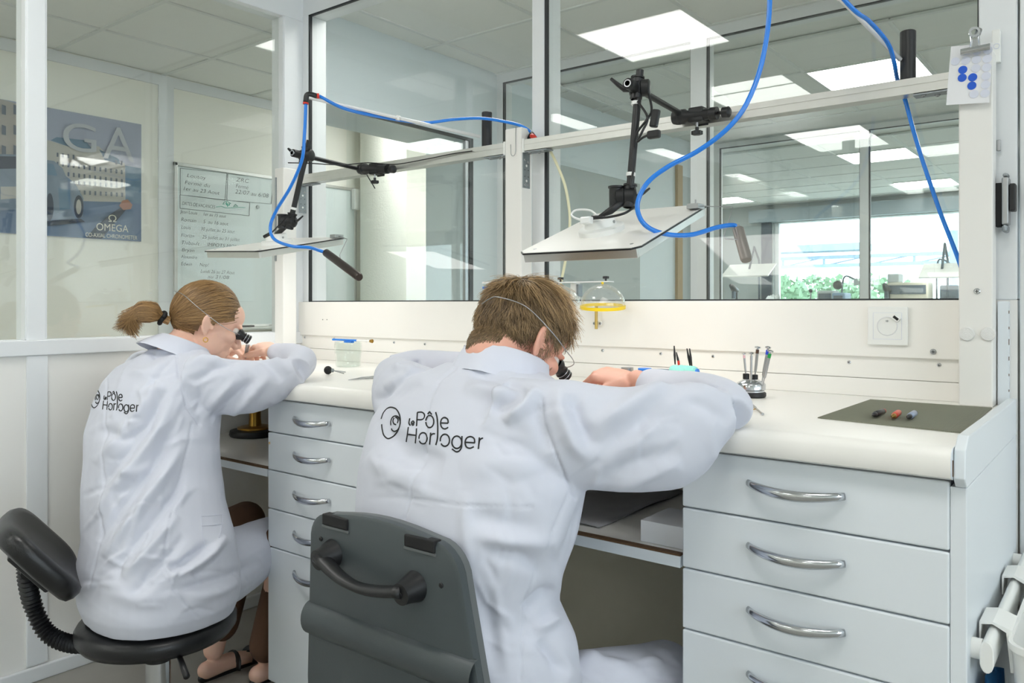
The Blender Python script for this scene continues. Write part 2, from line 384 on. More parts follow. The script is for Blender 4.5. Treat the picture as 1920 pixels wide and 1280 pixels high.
MB().box(-2.99, -2.98, 4.3, 5.4, 0, 2.05).build('door_leaf', 'far_grey', wcs, bevel=.004)
# facade of the far workshop
fa = MB(); x0 = PY(1450, 400, YD).x
fa.box(-6.6, x0, YD, YD+.2, 0, 2.51); fa.box(x0, XR+.1, YD, YD+.2, 2.26, 2.51); fa.box(x0, XR+.1, YD, YD+.2, 0, .95)
fac = fa.build('wall_far', 'far_grey', kind='structure')
MB().box(x0-.16, x0-.02, YD-.03, YD, .95, 2.32).build('curtain_rail_box', 'far_dark', fac)
MB().box(x0-.3, XR, YD-.14, YD, 2.27, 2.44).build('blind_box', 'lintel_grey', fac)
wf = empty('window_2', ((x0+XR)/2, YD+.1, .95), kind='structure')
fm = MB()
for x in (x0, -1.0, 1.0): fm.box(x, x+.06, YD+.05, YD+.12, .95, 2.26)
fm.box(x0, XR, YD+.05, YD+.12, .95, 1.0); fm.build('window_frame', 'white_frame', wf)
MB().box(x0, XR, YD+.08, YD+.09, 1.0, 2.26).build('glass_pane', 'pane', wf)
# round plastered column
cc = PXX(719, 400, -4.36); cl = MB().cyl((cc.x, cc.y, 0), (cc.x, cc.y, 2.5), .168, n=40).build('wall_column', 'rough_column', smooth=SM, kind='structure')

# ---------------------------------------------------------------- workbench
def screw(name, p, d, r, parent, m='steel'):
    d = Vector(d).normalized(); p = Vector(p); u, w_, _ = frame_from(d)
    b = MB().lathe([(r, 0), (r, .3*r), (r*.7, .6*r), (0, .68*r)], p, d, 12, cap=True)
    o = b.build(name, m, parent, smooth=.6)
    k = MB()
    for a, c in ((u, w_), (w_, u)):
        k.prism([p+d*.66*r+a*r*.5+c*r*.09, p+d*.66*r-a*r*.5+c*r*.09, p+d*.66*r-a*r*.5-c*r*.09, p+d*.66*r+a*r*.5-c*r*.09], d*.05*r)
    k.build('cross_slot', 'black_matte', o); return o
ZT = .92; YFR = 1.335; XB0, XB1 = XL+.003, -.218
top = MB()
prof = [(YFR+.012, .872), (YFR+.003, .876), (YFR, .884), (YFR, .905), (YFR+.004, .914), (YFR+.012, .919), (YFR+.022, ZT), (1.985, ZT), (1.985, .885), (YFR+.03, .885), (YFR+.03, .872)]
top.prism([(XB0, y, z) for y, z in prof], (XB1-XB0, 0, 0))
wt = top.build('worktop', 'white_laminate', label='long white laminate workbench top with rounded front edge', cat='worktop', smooth=.75)
MB().prism([(XB1, y, z) for y, z in prof[:8]+[(1.985, .872)]], (.0012, 0, 0)).build('edge_band', 'white_front', wt)
MB().box(XB1+.0012, XB1+.0022, YFR+.008, YFR+.011, .878, .902).build('worn_edge', 'dark_edge', wt)
# backsplash boards of the wall above the worktop
MB().box(XL, -.262, 1.978, 2.0, 1.013, 1.1435).build('upper_board', 'white_laminate', wb, bevel=.002)
us = MB().box(XL, -.262, 1.985, 2.0, ZT, .9615).build('lower_board', 'white_laminate', wb, bevel=.001)
sb = MB().box(XL, -.262, 1.988, 2.0, .9625, 1.013).build('screw_board', 'white_laminate', wb, bevel=.001)
for x, y in ((572, 631), (627, 634), (687, 639), (739, 642), (797, 645), (872, 649), (1130, 657), (1239, 663), (1337, 668), (1592, 679), (1761, 684)):
    p = PY(x, y, 1.988); p.z = max(.972, min(1.004, p.z)); screw('screw', p, (0, -1, 0), .0045, wb, 'chrome')
screw('cup_screw', PY(1750, 659, 1.978), (0, -1, 0), .0065, wb)
for x in (605, 613):
    MB().cyl(PY(x, 599, 1.9779), PY(x, 599, 1.976), .0016, n=8).build('drill_hole', 'black_matte', wb)
# right end: rising side board and side panel
se = MB().prism([(XB1+.002, 1.36, .86), (XB1+.002, 1.345, .875), (XB1+.002, 1.352, .918), (XB1+.002, 1.38, .936), (XB1+.002, 1.98, .936), (XB1+.002, 1.98, .86)], (.016, 0, 0)).build('side_board', 'white_front', wt, bevel=.002)

def handle(parent, x0, x1, z, y):
    h = MB(); pts = []; rs = []
    for k in range(17):
        t = k/16; bow = math.sin(math.pi*t)
        pts.append((x0+(x1-x0)*t, y-.004-.026*bow**.7, z-.006*bow)); rs.append(.0042+.0018*bow)
    h.tube(pts, rs, 10, flat=1.5); return h.build('handle', 'chrome', parent, smooth=True)
def cabinet(x0, x1, fronts, hx, label, rightpanel=False):
    c = empty('drawer_cabinet', ((x0+x1)/2, 1.66, 0), label, 'cabinet', 'white drawer cabinets under the worktop')
    b = MB(); b.box(x0+.002, x1-.002, 1.378, 1.97, .06, .871); b.build('carcass', 'white_front', c)
    MB().box(x0+.01, x1-.01, 1.42, 1.95, 0, .06).build('plinth', 'white_front', c)
    zs = fronts
    for i, (za, zb) in enumerate(zip(zs[:-1], zs[1:])):
        d = MB().box(x0+.001, x1-.001, 1.36, 1.377, zb+.0015, za-.0015).build('drawer_front' if za-zb < .2 else 'door_front', 'white_front', c, bevel=.003)
        hz = za-.047 if i else za-.045
        handle(d, hx[0], hx[1], hz, 1.36)
    return c
c1 = cabinet(-.664, -.2225, [.868, .7605, .6485, .536, .424, .30, .07], (-.536, -.374), 'white drawer cabinet at the open right end of the workbench')
c2 = cabinet(-1.941, -1.50, [.868, .774, .667, .558, .45, .07], (-1.815, -1.665), 'white drawer cabinet between the two seated workers')
for o in c2.children:
    pass
MB().box(-.2232, -.2002, 1.362, 1.98, .02, .8595).build('side_panel', 'white_front', c1, bevel=.002)
MB().cyl(PY(506, 830, 1.3599), PY(506, 830, 1.3593), .004, n=8).build('stain', 'wood_edge', c2)
# pull-out shelves in the knee holes
def shelf(x0, x1, label):
    s = empty('bench_shelf', ((x0+x1)/2, 1.66, .65), label, 'shelf', 'knee-hole shelves of the workbench')
    MB().box(x0, x1, 1.375, 1.95, .652, .668).build('board', 'white_laminate', s)
    MB().box(x0, x1, 1.36, 1.374, .646, .667).build('front_rail', 'white_front', s)
    MB().box(x0, x1, 1.361, 1.376, .6672, .671).build('chipboard_edge', 'dark_edge', s)
    MB().box(x0, x1, 1.955, 1.97, .06, .868).build('back_panel', 'far_beige', s)
shelf(-1.496, -.668, 'white chipboard shelf under the worktop in front of the man')
shelf(XL+.02, -1.945, 'white chipboard shelf under the worktop in front of the woman')
# posts with zinc brackets, rails
def post(x0, x1, y0, y1, ztop, label, hook=False):
    p = empty('bench_post', ((x0+x1)/2, (y0+y1)/2, ZT), label, 'post', 'square white posts standing on the worktop')
    MB().box(x0, x1, y0, y1, ZT, ztop).build('shaft', 'white_panel', p, bevel=.003); return p
pm = post(-1.531, -1.468, 1.925, 1.98, 1.672, 'white square post in the middle of the workbench with a steel hook')
pr = post(-.299, -.236, 1.925, 1.976, 1.665, 'white square post at the right end of the workbench carrying a paper sheet')
pl = post(-2.61, -2.555, 1.86, 1.92, 1.655, 'white square post at the left end of the workbench behind the woman')
MB().tube([(-2.60, 1.859, 1.62), (-2.60, 1.857, 1.53), (-2.60, 1.857, 1.3)], .004, 6).build('cable_slot', 'zinc', pl)
RZ0, RZ1 = 1.598, 1.632
def rail(x0, x1, y0, y1, label):
    r = empty('aluminium_rail', ((x0+x1)/2, y0, RZ0), label, 'rail', 'aluminium rails above the workbench')
    m = MB(); zc = (RZ0+RZ1)/2; h = (RZ1-RZ0)/2
    m.prism([(x0, y0, RZ0), (x0, y0, zc-.002), (x0, y0+.0015, zc-.002), (x0, y0+.0015, zc+.002), (x0, y0, zc+.002), (x0, y0, RZ1), (x0, y1, RZ1), (x0, y1, RZ0)], (x1-x0, 0, 0))
    m.build('profile', 'alu', r); 
    MB().box(x1-.002, x1+.004, y0-.002, y1+.002, RZ0-.004, RZ1+.003).build('end_cap', 'white_plastic', r)
    MB().box(x0-.004, x0+.002, y0-.002, y1+.002, RZ0-.004, RZ1+.003).build('end_cap', 'white_plastic', r)
    return r
rr = rail(-1.462, -.302, 1.927, 1.967, 'aluminium rail from the middle post to the right post')
rl = rail(-2.551, -1.536, 1.927, 1.967, 'aluminium rail from the left post to the middle post')
def bracket(parent, x, sgn, y0, y1, lower=True):
    b = MB(); b.box(min(x, x+sgn*.09), max(x, x+sgn*.09), y0, y1, RZ0-.0045, RZ0-.0015)
    if lower: b.box(min(x, x+sgn*.0025), max(x, x+sgn*.0025), y0, y1, RZ0-.11, RZ0-.0015)
    o = b.build('angle_bracket', 'zinc', parent)
    for k in (.02, .045, .07): screw('bolt', (x+sgn*k, (y0+y1)/2+(.008 if k == .045 else -.008), RZ0-.0045), (0, 0, -1), .0055, o)
    if lower:
        for yy, zz in ((.25, -.025), (.75, -.03), (.25, -.1), (.75, -.1)): screw('bolt', (x+sgn*.0025, y0+(y1-y0)*yy, RZ0+zz), (sgn, 0, 0), .004, o)
        for yy, zz in ((.5, -.042), (.5, -.088)): MB().cyl((x+sgn*.0026, y0+(y1-y0)*yy, RZ0+zz), (x+sgn*.003, y0+(y1-y0)*yy, RZ0+zz), .004, n=10).build('slot_hole', 'white_plastic', o)
        for yy, zz in ((.25, -.055), (.75, -.055), (.25, -.075), (.75, -.075)): MB().cyl((x+sgn*.0026, y0+(y1-y0)*yy, RZ0+zz), (x+sgn*.003, y0+(y1-y0)*yy, RZ0+zz), .0016, n=8).build('hole', 'black_matte', o)
bracket(pm, -1.468, 1, 1.93, 1.965); bracket(pm, -1.531, -1, 1.93, 1.965, False); bracket(pr, -.299, -1, 1.93, 1.965, False); bracket(pl, -2.555, 1, 1.93, 1.965)
hk = MB(); zt_ = 1.672
hp = [(-1.488, 1.94, zt_+.002), (-1.488, 1.9235, zt_+.002), (-1.488, 1.9225, zt_-.07)]
for k in range(9):
    a = math.pi*k/8; hp.append((-1.497+.009*math.cos(a), 1.9215, zt_-.075-.011*math.sin(a)))
hp += [(-1.506, 1.921, zt_-.05)]
hk.tube(hp, .0011, 6).build('wire_hook', 'steel', pm, smooth=True)
# black stub tubes on the rails, rods, hoses
def stub(x, label):
    return MB().lathe([(.0, 0), (.0165, 0), (.0165, .108), (.0145, .110), (.0125, .110), (.0125, .09), (0, .09)], (x, 1.947, RZ1+.0005), n=24).build('stub_tube', 'black_plastic', smooth=SM, label=label, cat='tube', group='black stub tubes on the rails')
stub(-1.622, 'short black tube standing on the left rail by the middle post'); stub(-.402, 'short black tube standing on the right rail near the blue-dotted paper')
def hose(name, pts, label, r=.0048, m='blue_hose', cat='hose'):
    return MB().tube(bez(pts, 12), r, 10).build(name, m, smooth=True, label=label, cat=cat)
def rod(p0, p1, label):
    d = (Vector(p1)-Vector(p0)); t = empty('support_rod', Vector(p1), label, 'rod', 'clear rods carrying the air hoses')
    MB().cyl(p0, p1, .0052, n=12).build('tube', 'clear_rod', t, smooth=True)
    u, w_, _ = frame_from(d); a = .62; q = Vector(p0).lerp(Vector(p1), .5)
    MB().tube([q-d.normalized()*.006, q+d.normalized()*.006], .0075, 12).build('cable_tie', 'white_plastic', t, smooth=True)
    return t
E0 = PY(579, 183, 1.46); S0 = PY(900, 256, 1.925)
tr1 = rod(S0, E0, 'clear rod reaching from the left stub tube over the woman')
E1 = Vector((-.587, 1.60, 1.90)); S1 = PY(1688, 112, 1.93)
tr2 = rod(S1, E1, 'clear rod rising from the right stub tube')
for tr, e in ((tr1, E0), (tr2, E1)):
    j = MB(); j.tube(bez([e+Vector((.012, .018, .006)), e+Vector((-.002, -.002, .008)), e+Vector((-.006, -.006, -.014))], 6), .0085, 10); j.build('elbow_fitting', 'black_plastic', tr, smooth=True)
    MB().tube([e+Vector((-.006, -.006, -.014)), e+Vector((-.006, -.006, -.019))], .0082, 12).build('release_ring', 'red_plastic', tr)
    MB().tube([e+Vector((.012, .018, .006)), e+Vector((.016, .024, .007))], .0082, 12).build('release_ring', 'red_plastic', tr)
# left hose: along the rod to the middle post; and down to the air gun
MBp = [E0+Vector((.016, .024, .007)), PY(650, 205, 1.55), PY(730, 222, 1.68), PY(795, 230, 1.78), PY(850, 224, 1.85), PY(905, 222, 1.90), PY(960, 231, 1.94), PY(985, 240, 1.955), (-1.46, 1.985, 1.65)]
hose('air_hose', MBp, 'blue air hose running along the left clear rod to the middle post')
GL0 = PY(612, 474, 1.50); GL1 = PY(674, 520, 1.44)
hose('air_hose', [E0+Vector((-.006, -.006, -.018)), PY(571, 250, 1.45), PY(566, 300, 1.45), PY(545, 350, 1.45), PY(518, 395, 1.45), PY(507, 425, 1.44), PY(514, 448, 1.43), PY(545, 461, 1.43), PY(580, 464, 1.46), PY(600, 470, 1.49), GL0], 'blue air hose looping down to the black air gun above the woman')
GR0 = PY(1384, 430, 1.69); GR1 = PY(1400, 488, 1.66)
hose('air_hose', [E1+Vector((-.006, -.006, -.018)), PY(1443, 5, 1.60), PY(1430, 110, 1.59), PY(1402, 190, 1.57), PY(1365, 240, 1.55), PY(1310, 282, 1.53), PY(1250, 314, 1.50), PY(1212, 345, 1.48), PY(1195, 385, 1.47), PY(1208, 420, 1.48), PY(1245, 438, 1.52), PY(1295, 440, 1.57), PY(1345, 426, 1.64), PY(1375, 422, 1.685), GR0], 'blue air hose looping down to the grey air gun above the man', r=.0052)
hose('air_hose', [E1+Vector((.016, .024, .007)), PY(1588, 5, 1.70), PY(1630, 40, 1.78), PY(1664, 80, 1.86), PY(1676, 115, 1.915), PY(1683, 150, 1.974), PY(1695, 180, 1.974), PY(1720, 270, 1.974), PY(1760, 390, 1.974), PY(1800, 495, 1.985), PY(1815, 560, 1.992)], 'blue air hose hanging behind the rail beside the right post', r=.0046)
def gun(p0, p1, r, m, label, knob=False):
    d = (p1-p0).normalized(); L = (p1-p0).length
    t = empty('air_gun', p1, label, 'air gun', 'air guns hanging from the bench lamps')
    MB().lathe([(r*.72, .006), (r, 0), (r, L-.004), (r*.85, L), (0, L)], p0, d, 24).build('barrel', m, t, smooth=SM)
    MB().lathe([(r*.72, .006), (r*.72, .0), (r*.3, .014)], p0, d, 20).build('mouth', 'black_matte', t)
    MB().lathe([(r*.3, -.012), (r*.52, -.010), (r*.52, .004), (r*.42, .005), (r*.42, .016), (0, .016)], p0, d, 16).build('hose_nipple', 'steel', t, smooth=SM)
    u, w_, _ = frame_from(d)
    MB().cyl(p0+d*L*.85-_F*r*.95, p0+d*L*.85-_F*r*1.05, .002, n=8).build('set_screw', 'black_matte', t)
    return t
gun(GL0, GL1, .0115, 'brown_tube', 'black cylindrical air gun hanging above the woman')
gun(GR0, GR1, .0125, 'taupe_tube', 'grey cylindrical air gun hanging above the man')
# red and black valve behind the middle post
vv = empty('air_valve', (-1.455, 1.96, RZ1), 'small black and red air valve behind the middle post', 'valve')
MB().tube([(-1.466, 1.962, RZ1+.008), (-1.452, 1.958, RZ1+.022), (-1.445, 1.955, RZ1+.012)], .008, 10).build('body', 'black_plastic', vv, smooth=True)
MB().tube([(-1.447, 1.95, RZ1+.014), (-1.43, 1.945, RZ1+.004)], [.008, .006], 10).build('ring', 'red_plastic', vv, smooth=True)
hose('suction_hose', [PY(1032, 283, 1.972), PY(1045, 310, 1.974), PY(1060, 350, 1.974), PY(1068, 400, 1.974), PY(1067, 440, 1.974), PY(1060, 490, 1.974), PY(1048, 545, 1.974), PY(1040, 580, 1.972)], 'thin cream rubber hose hanging behind the right lamp', r=.0042, m='cream_hose')
# ---------------------------------------------------------------- bench lamps
def knob(parent, p, d, r, L, name='knob', m='black_plastic'):
    d = Vector(d).normalized(); u, w_, _ = frame_from(d); p = Vector(p); rings = []
    for s, h in ((.35, 0), (.35, L*.5), (1, L*.5), (1, L*.95), (.8, L)):
        rings.append([p+d*h+(u*math.cos(2*math.pi*k/24)+w_*math.sin(2*math.pi*k/24))*r*s*(1+(.12*math.cos(6*2*math.pi*k/24) if s > .5 else 0)) for k in range(24)])
    return MB().loft(rings).build(name, m, parent, smooth=.5)
def wing(parent, p, d, up, L, name='wing_lever'):
    p = Vector(p); d = Vector(d).normalized(); up = Vector(up).normalized(); s = d.cross(up)
    b = MB(); b.tube([p, p+d*L*.25, p+d*L*.6+up*L*.25, p+d*L+up*L*.55], [L*.22, L*.2, L*.17, L*.12], 10, flat=.6); return b.build(name, 'black_plastic', parent, smooth=True)
def joint(parent, c, rdir, ddir, r=.017, tube=.009, wing_up=(0, 0, 1), wing_L=.04):
    # tube sleeve plus clamping drum and lever
    c = Vector(c); rdir = Vector(rdir).normalized(); ddir = Vector(ddir).normalized()
    MB().lathe([(tube*1.25, -.026), (tube*1.55, -.024), (tube*1.55, .022), (tube*1.75, .023), (tube*1.75, .027), (tube*1.25, .028)], c, rdir, 20).build('sleeve', 'black_plastic', parent, smooth=SM)
    MB().lathe([(0, -.03), (r*.8, -.03), (r, -.027), (r, -.012), (r*.9, -.010), (r, -.008), (r, .012), (r*.8, .016), (0, .018)], c, ddir, 24).build('clamp_drum', 'black_plastic', parent, smooth=SM)
    wing(parent, c+ddir*.016, ddir, wing_up, wing_L)
def lamp(A, B, C, base_uv, j1, r0, r1, j2, arm_end, cl0, cl1, label, wdir):
    A, B, C = Vector(A), Vector(B), Vector(C); U_ = (B-A); lu = U_.length; U_.normalize(); V_ = (C-B); V_ = V_-U_*V_.dot(U_); lv = V_.length; V_.normalize(); N_ = U_.cross(V_).normalized()
    def W(u, v, n=0): return A+U_*u+V_*v+N_*n
    t = empty('bench_lamp', A+U_*lu/2+V_*lv/2, label, 'lamp', 'square bench lamps on jointed arms')
    ch = .016; poly = [(ch, 0), (lu-ch, 0), (lu, ch), (lu, lv-ch), (lu-ch, lv), (ch, lv), (0, lv-ch), (0, ch)]
    MB().prism([W(.002+u*(lu-.004)/lu, .002+v*(lv-.004)/lv, .0035) for u, v in poly], N_*.0012).build('top_plate', 'white_laminate', t)
    MB().prism([W(u*1.0, v, 0) for u, v in poly], N_*.0034).build('black_edge', 'black_plastic', t)
    i = .010; M4 = Matrix((U_, V_, N_)).transposed().to_4x4(); M4.translation = A
    f = MB()
    for a in ((i, lu-i, i, i+.006), (i, lu-i, lv-i-.006, lv-i), (i, i+.006, i+.006, lv-i-.006), (lu-i-.006, lu-i, i+.006, lv-i-.006)): f.box(*a, -.020, -.0003, M4)
    f.build('frame', 'alu', t, bevel=.001)
    MB().box(i+.0065, lu-i-.0065, i+.0065, lv-i-.0065, -.0175, -.010, M4).build('diffuser', 'lamp_light', t)
    for u, v in ((.03, .03), (lu-.03, .03), (lu-.03, lv-.03), (.03, lv-.03)): MB().cyl(W(u, v, .004), W(u, v, .0052), .004, n=12).build('screw', 'steel', t)
    bc = W(base_uv[0]*lu, base_uv[1]*lv, .004)
    MB().lathe([(0, 0), (.052, 0), (.052, .011), (.048, .014), (.036, .015), (.034, .032), (.030, .035), (0, .035)], bc, N_, 32).build('base_disc', 'white_plastic', t, smooth=SM)
    MB().cyl(bc+N_*.022+U_*.031, bc+N_*.022+U_*.037, .0035, n=10).build('set_screw', 'steel', t)
    j1, r0, r1, j2, arm_end, cl0, cl1 = [Vector(p) for p in (j1, r0, r1, j2, arm_end, cl0, cl1)]
    MB().tube([bc+N_*.03, j1], .0085, 14).build('neck', 'black_plastic', t, smooth=True)
    rd = (r1-r0).normalized()
    joint(t, j1, rd, wdir, .02, wing_up=(0, 0, 1), wing_L=.03)
    MB().lathe([(.010, -.024), (.0155, -.022), (.0155, .018), (.018, .02), (.018, .024), (.012, .024)], j1-Vector(wdir).normalized()*.03, (0, 0, 1), 18).build('second_socket', 'black_plastic', t, smooth=SM)
    r = MB(); r.cyl(r0, r1, .0088, n=16); ro = r.build('pole', 'black_plastic', t, smooth=SM)
    for s in (.2, .62): 
        q = r0.lerp(j2, s*1.0 if s < .5 else .86); MB().tube([q-rd*.004, q+rd*.004], .0105, 14).build('cable_tie', 'white_plastic', t, smooth=SM)
    ad = (arm_end-j2).normalized(); joint(t, j2, rd, -Vector(wdir), .019, wing_up=(.3, 0, 1), wing_L=.05)
    MB().lathe([(.008, -.02), (.0125, -.02), (.0125, .02), (.008, .02)], j2-ad*.03, ad, 18).build('arm_socket', 'black_plastic', t, smooth=SM)
    MB().lathe([(.0085, 0), (.006, .0), (.006, .004), (.0085, .004)], j2-ad*.054, ad, 16).build('steel_ring', 'chrome', t, smooth=SM)
    MB().cyl(j2-ad*.03, arm_end, .0072, n=14).build('arm', 'black_plastic', t, smooth=SM)
    cx = (cl1-cl0); L = cx.length; cxn = cx.normalized(); cb = MB()
    cb.lathe([(0, 0), (.017, .002), (.0195, .012), (.0195, .02), (.018, .022), (.0195, .024), (.0195, .034), (.015, .04), (.013, L-.02), (.016, L-.018), (.016, L), (0, L)], cl0, cxn, 20)
    cb.build('rail_clamp', 'black_plastic', t, smooth=SM)
    m_ = cl0.lerp(cl1, .55)
    MB().box(m_.x-.02, m_.x+.02, m_.y-.012, 1.926, m_.z-.018, m_.z+.02).build('clamp_jaw', 'black_plastic', t, bevel=.004)
    MB().box(m_.x-.018, m_.x+.018, 1.921, 1.926, m_.z-.022, m_.z+.022).build('jaw_plate', 'black_plastic', t, bevel=.002)
    MB().cyl(m_, m_+Vector((0, 0, -.042)), .003, n=10).build('clamp_screw', 'steel', t)
    knob(t, m_+Vector((0, 0, -.03)), (0, 0, -1), .013, .02)
    MB().lathe([(.004, 0), (.0045, .012), (.013, .014), (.014, .03), (.009, .034), (0, .034)], cl1, cxn, 16).build('end_knob', 'black_plastic', t, smooth=SM)
    return t, W, lu, lv, U_, V_, N_
jr1 = PY(1180, 368, 1.575)
lr, WR, lu, lv, LU, LV, LN = lamp((-1.08, 1.40, 1.2425), (-.777, 1.40, 1.2425), (-.777, 1.735, 1.3625), (.44, .42), jr1, jr1, PY(1200, 132, 1.61), PY(1194, 166, 1.604), PY(1278, 214, 1.90), PY(1262, 221, 1.895), PY(1345, 212, 1.895), 'square lit bench lamp on a black arm above the man', (.8, .3, 0))
MB().tube(bez([PY(1182, 352, 1.56), PY(1190, 300, 1.585), PY(1192, 255, 1.58), PY(1212, 225, 1.58), PY(1222, 205, 1.60), PY(1214, 165, 1.61), PY(1216, 150, 1.61)], 8), .0028, 8).build('cable', 'black_plastic', lr, smooth=True)
MB().tube(bez([PY(1196, 190, 1.59), PY(1214, 220, 1.585), PY(1205, 245, 1.575), PY(1195, 265, 1.57), PY(1205, 258, 1.565), PY(1222, 250, 1.565)], 8), .0028, 8).build('cable', 'black_plastic', lr, smooth=True)
s_ = PY(1228, 222, 1.59); MB().box(-.009, .009, -.007, .007, -.02, .02, Matrix.Translation(s_) @ Matrix.Rotation(.2, 4, 'Y')).build('switch', 'black_plastic', lr, bevel=.004)
s_ = PY(1226, 252, 1.565); MB().box(-.015, .015, -.007, .007, -.009, .009, Matrix.Translation(s_)).build('cable_plug', 'black_plastic', lr, bevel=.004)
MB().tube(bez([PY(1190, 388, 1.53), PY(1170, 400, 1.50), PY(1140, 407, 1.49), PY(1112, 408, 1.49)], 8), .0028, 8).build('cable', 'black_plastic', lr, smooth=True)
MB().tube([PY(1130, 407, 1.49), PY(1110, 408, 1.49)], [.004, .005], 10).build('cable_plug', 'black_plastic', lr, smooth=True)
MB().tube(bez([PY(1110, 408, 1.49), PY(1090, 412, 1.49), PY(1072, 404, 1.52), PY(1080, 394, 1.54), PY(1105, 394, 1.54), PY(1120, 404, 1.51)], 8), .0026, 8).build('clear_lead', 'clear_rod', lr, smooth=True)
MB().box(-.013, .013, -.008, .008, 0, .016, Matrix.Translation(PY(1100, 420, 1.47))).build('lead_socket', 'clear_rod', lr, bevel=.003)
cb = WR(lu-.012, lv*.86, .0045); MB().box(-.014, .014, -.018, .018, 0, .012, Matrix.Translation(cb)).build('clip_block', 'steel', lr, bevel=.001)
MB().cyl(cb+Vector((0, 0, .012)), cb+Vector((0, 0, .022)), .002, n=8).build('clip_screw', 'steel', lr)
MB().tube([cb+Vector((0, 0, .008)), PY(1374, 388, 1.71), PY(1357, 444, 1.675), PY(1362, 448, 1.67), PY(1386, 449, 1.668)], .0012, 6).build('wire_holder', 'steel', lr, smooth=True)
jl1 = PY(545, 415, 1.62)
ll, WLt, lu2, lv2, _, _, _ = lamp((-2.43, 1.45, 1.3066), (-2.12, 1.45, 1.294), (-2.12, 1.80, 1.359), (.56, .48), jl1, jl1, PY(580, 263, 1.64), PY(571, 292, 1.636), PY(675, 317, 1.895), PY(674, 317, 1.895), PY(727, 317, 1.895), 'square lit bench lamp on a black arm above the woman', (.8, .3, 0))
cb = WLt(lu2-.012, lv2*.9, .0045); MB().box(-.014, .014, -.018, .018, 0, .012, Matrix.Translation(cb)).build('clip_block', 'steel', ll, bevel=.001)
MB().tube([cb+Vector((0, 0, .008)), PY(651, 448, 1.75), PY(637, 478, 1.50), PY(640, 490, 1.475)], .0012, 6).build('wire_holder', 'steel', ll, smooth=True)
MB().tube(bez([PY(540, 305, 1.62), PY(580, 306, 1.66), PY(640, 309, 1.76), PY(690, 305, 1.86), PY(740, 308, 1.905), PY(800, 298, 1.915), PY(850, 288, 1.92), PY(885, 283, 1.921)], 8), .0018, 8).build('cable', 'black_plastic', ll, smooth=True)
MB().tube(bez([PY(545, 398, 1.61), PY(525, 420, 1.57), PY(508, 437, 1.54), PY(496, 443, 1.53)], 8), .0024, 8).build('cable', 'black_plastic', ll, smooth=True)
MB().tube([PY(508, 437, 1.54), PY(495, 444, 1.53)], [.0055, .0055], 10).build('cable_plug', 'black_plastic', ll, smooth=True)
MB().tube([PY(688, 328, 1.88), PY(703, 353, 1.87)], .0018, 6).build('tie_end', 'black_plastic', ll)

# ---------------------------------------------------------------- things on the right post and wall
pp = [PY(1783, 87, 1.918), PY(1862, 80, 1.914), PY(1855, 192, 1.908), PY(1774, 197, 1.910)]
ps = empty('dotted_paper', pp[3], 'white paper sheet with four blue dots clipped to the right post', 'paper')
MB().prism(pp, (0, .0008, 0)).build('sheet', 'paper_white', ps)
def onp(a, b, off=.0012):
    p = (pp[0]*(1-a)+pp[1]*a)*(1-b)+(pp[3]*(1-a)+pp[2]*a)*b; return p+Vector((0, -off, 0))
def dot(a, b, r, m, name):
    c = onp(a, b); MB().cyl(c, c+Vector((0, -.0004, 0)), r, n=20).build(name, m, ps)
for i in range(4):
    for j in range(6):
        if (i, j) in ((1, 2), (1, 3), (2, 3), (2, 4), (0, 0), (1, 0)): continue
        if i in (2, 3) or j == 1: dot(.14+.25*i, .12+.145*j, .0085, 'dot_pale', 'pale_dot')
for a, b in ((.335, .42), (.335, .555), (.58, .56), (.575, .70)): dot(a, b, .0085, 'dot_blue', 'blue_dot')
cp = empty('bulldog_clip', PY(1828, 95, 1.905), 'chrome bulldog clip holding the dotted paper', 'clip')
ca, cb_ = PY(1801, 99, 1.906), PY(1857, 88, 1.902); cz = Vector((0, 0, .009))
MB().prism([ca+Vector((0, -.004, -.006)), ca+Vector((0, -.007, 0)), ca+Vector((0, -.004, .007)), ca+Vector((0, .003, .008)), ca+Vector((0, .003, -.006))], cb_-ca).build('jaw', 'chrome', cp, bevel=.001)
cm = (ca+cb_)/2; ch_ = cm+Vector((-.001, 0, .036))
nk = MB()
nk.tube([cm+Vector((-.008, -.002, .005)), cm+Vector((-.007, -.003, .02)), ch_+Vector((-.007, -.002, -.006))], .002, 8); nk.tube([cm+Vector((.008, -.002, .005)), cm+Vector((.007, -.003, .02)), ch_+Vector((.007, -.002, -.006))], .002, 8)
nk.box(cm.x-.006, cm.x+.006, cm.y-.003, cm.y-.001, cm.z+.006, cm.z+.022); nk.build('neck', 'chrome', cp, smooth=SM)
MB().lathe([(.006, -.004), (.0105, -.004), (.0105, .003), (.006, .003), (.006, -.004)], ch_+Vector((0, -.004, 0)), (.2, -1, 0), 24).build('ring', 'chrome', cp, smooth=SM)
MB().cyl(ch_+Vector((.004, .008, -.002)), ch_+Vector((.008, -.002, .004)), .006, n=16).build('spring', 'steel', cp, smooth=SM)
screw('round_screw', PY(1832, 546, 1.925), (0, -1, 0), .0065, pr, 'chrome')
for x in (1813, 1853):
    MB().lathe([(.0145, 0), (.0145, .003), (.013, .0045), (0, .0048)], PY(x, 626, 1.9248), (0, -1, 0), 28).build('velcro_dot', 'white_velcro', smooth=SM, label='round white velcro dot stuck on the right bench post', cat='velcro dot', group='velcro dots on the right post')
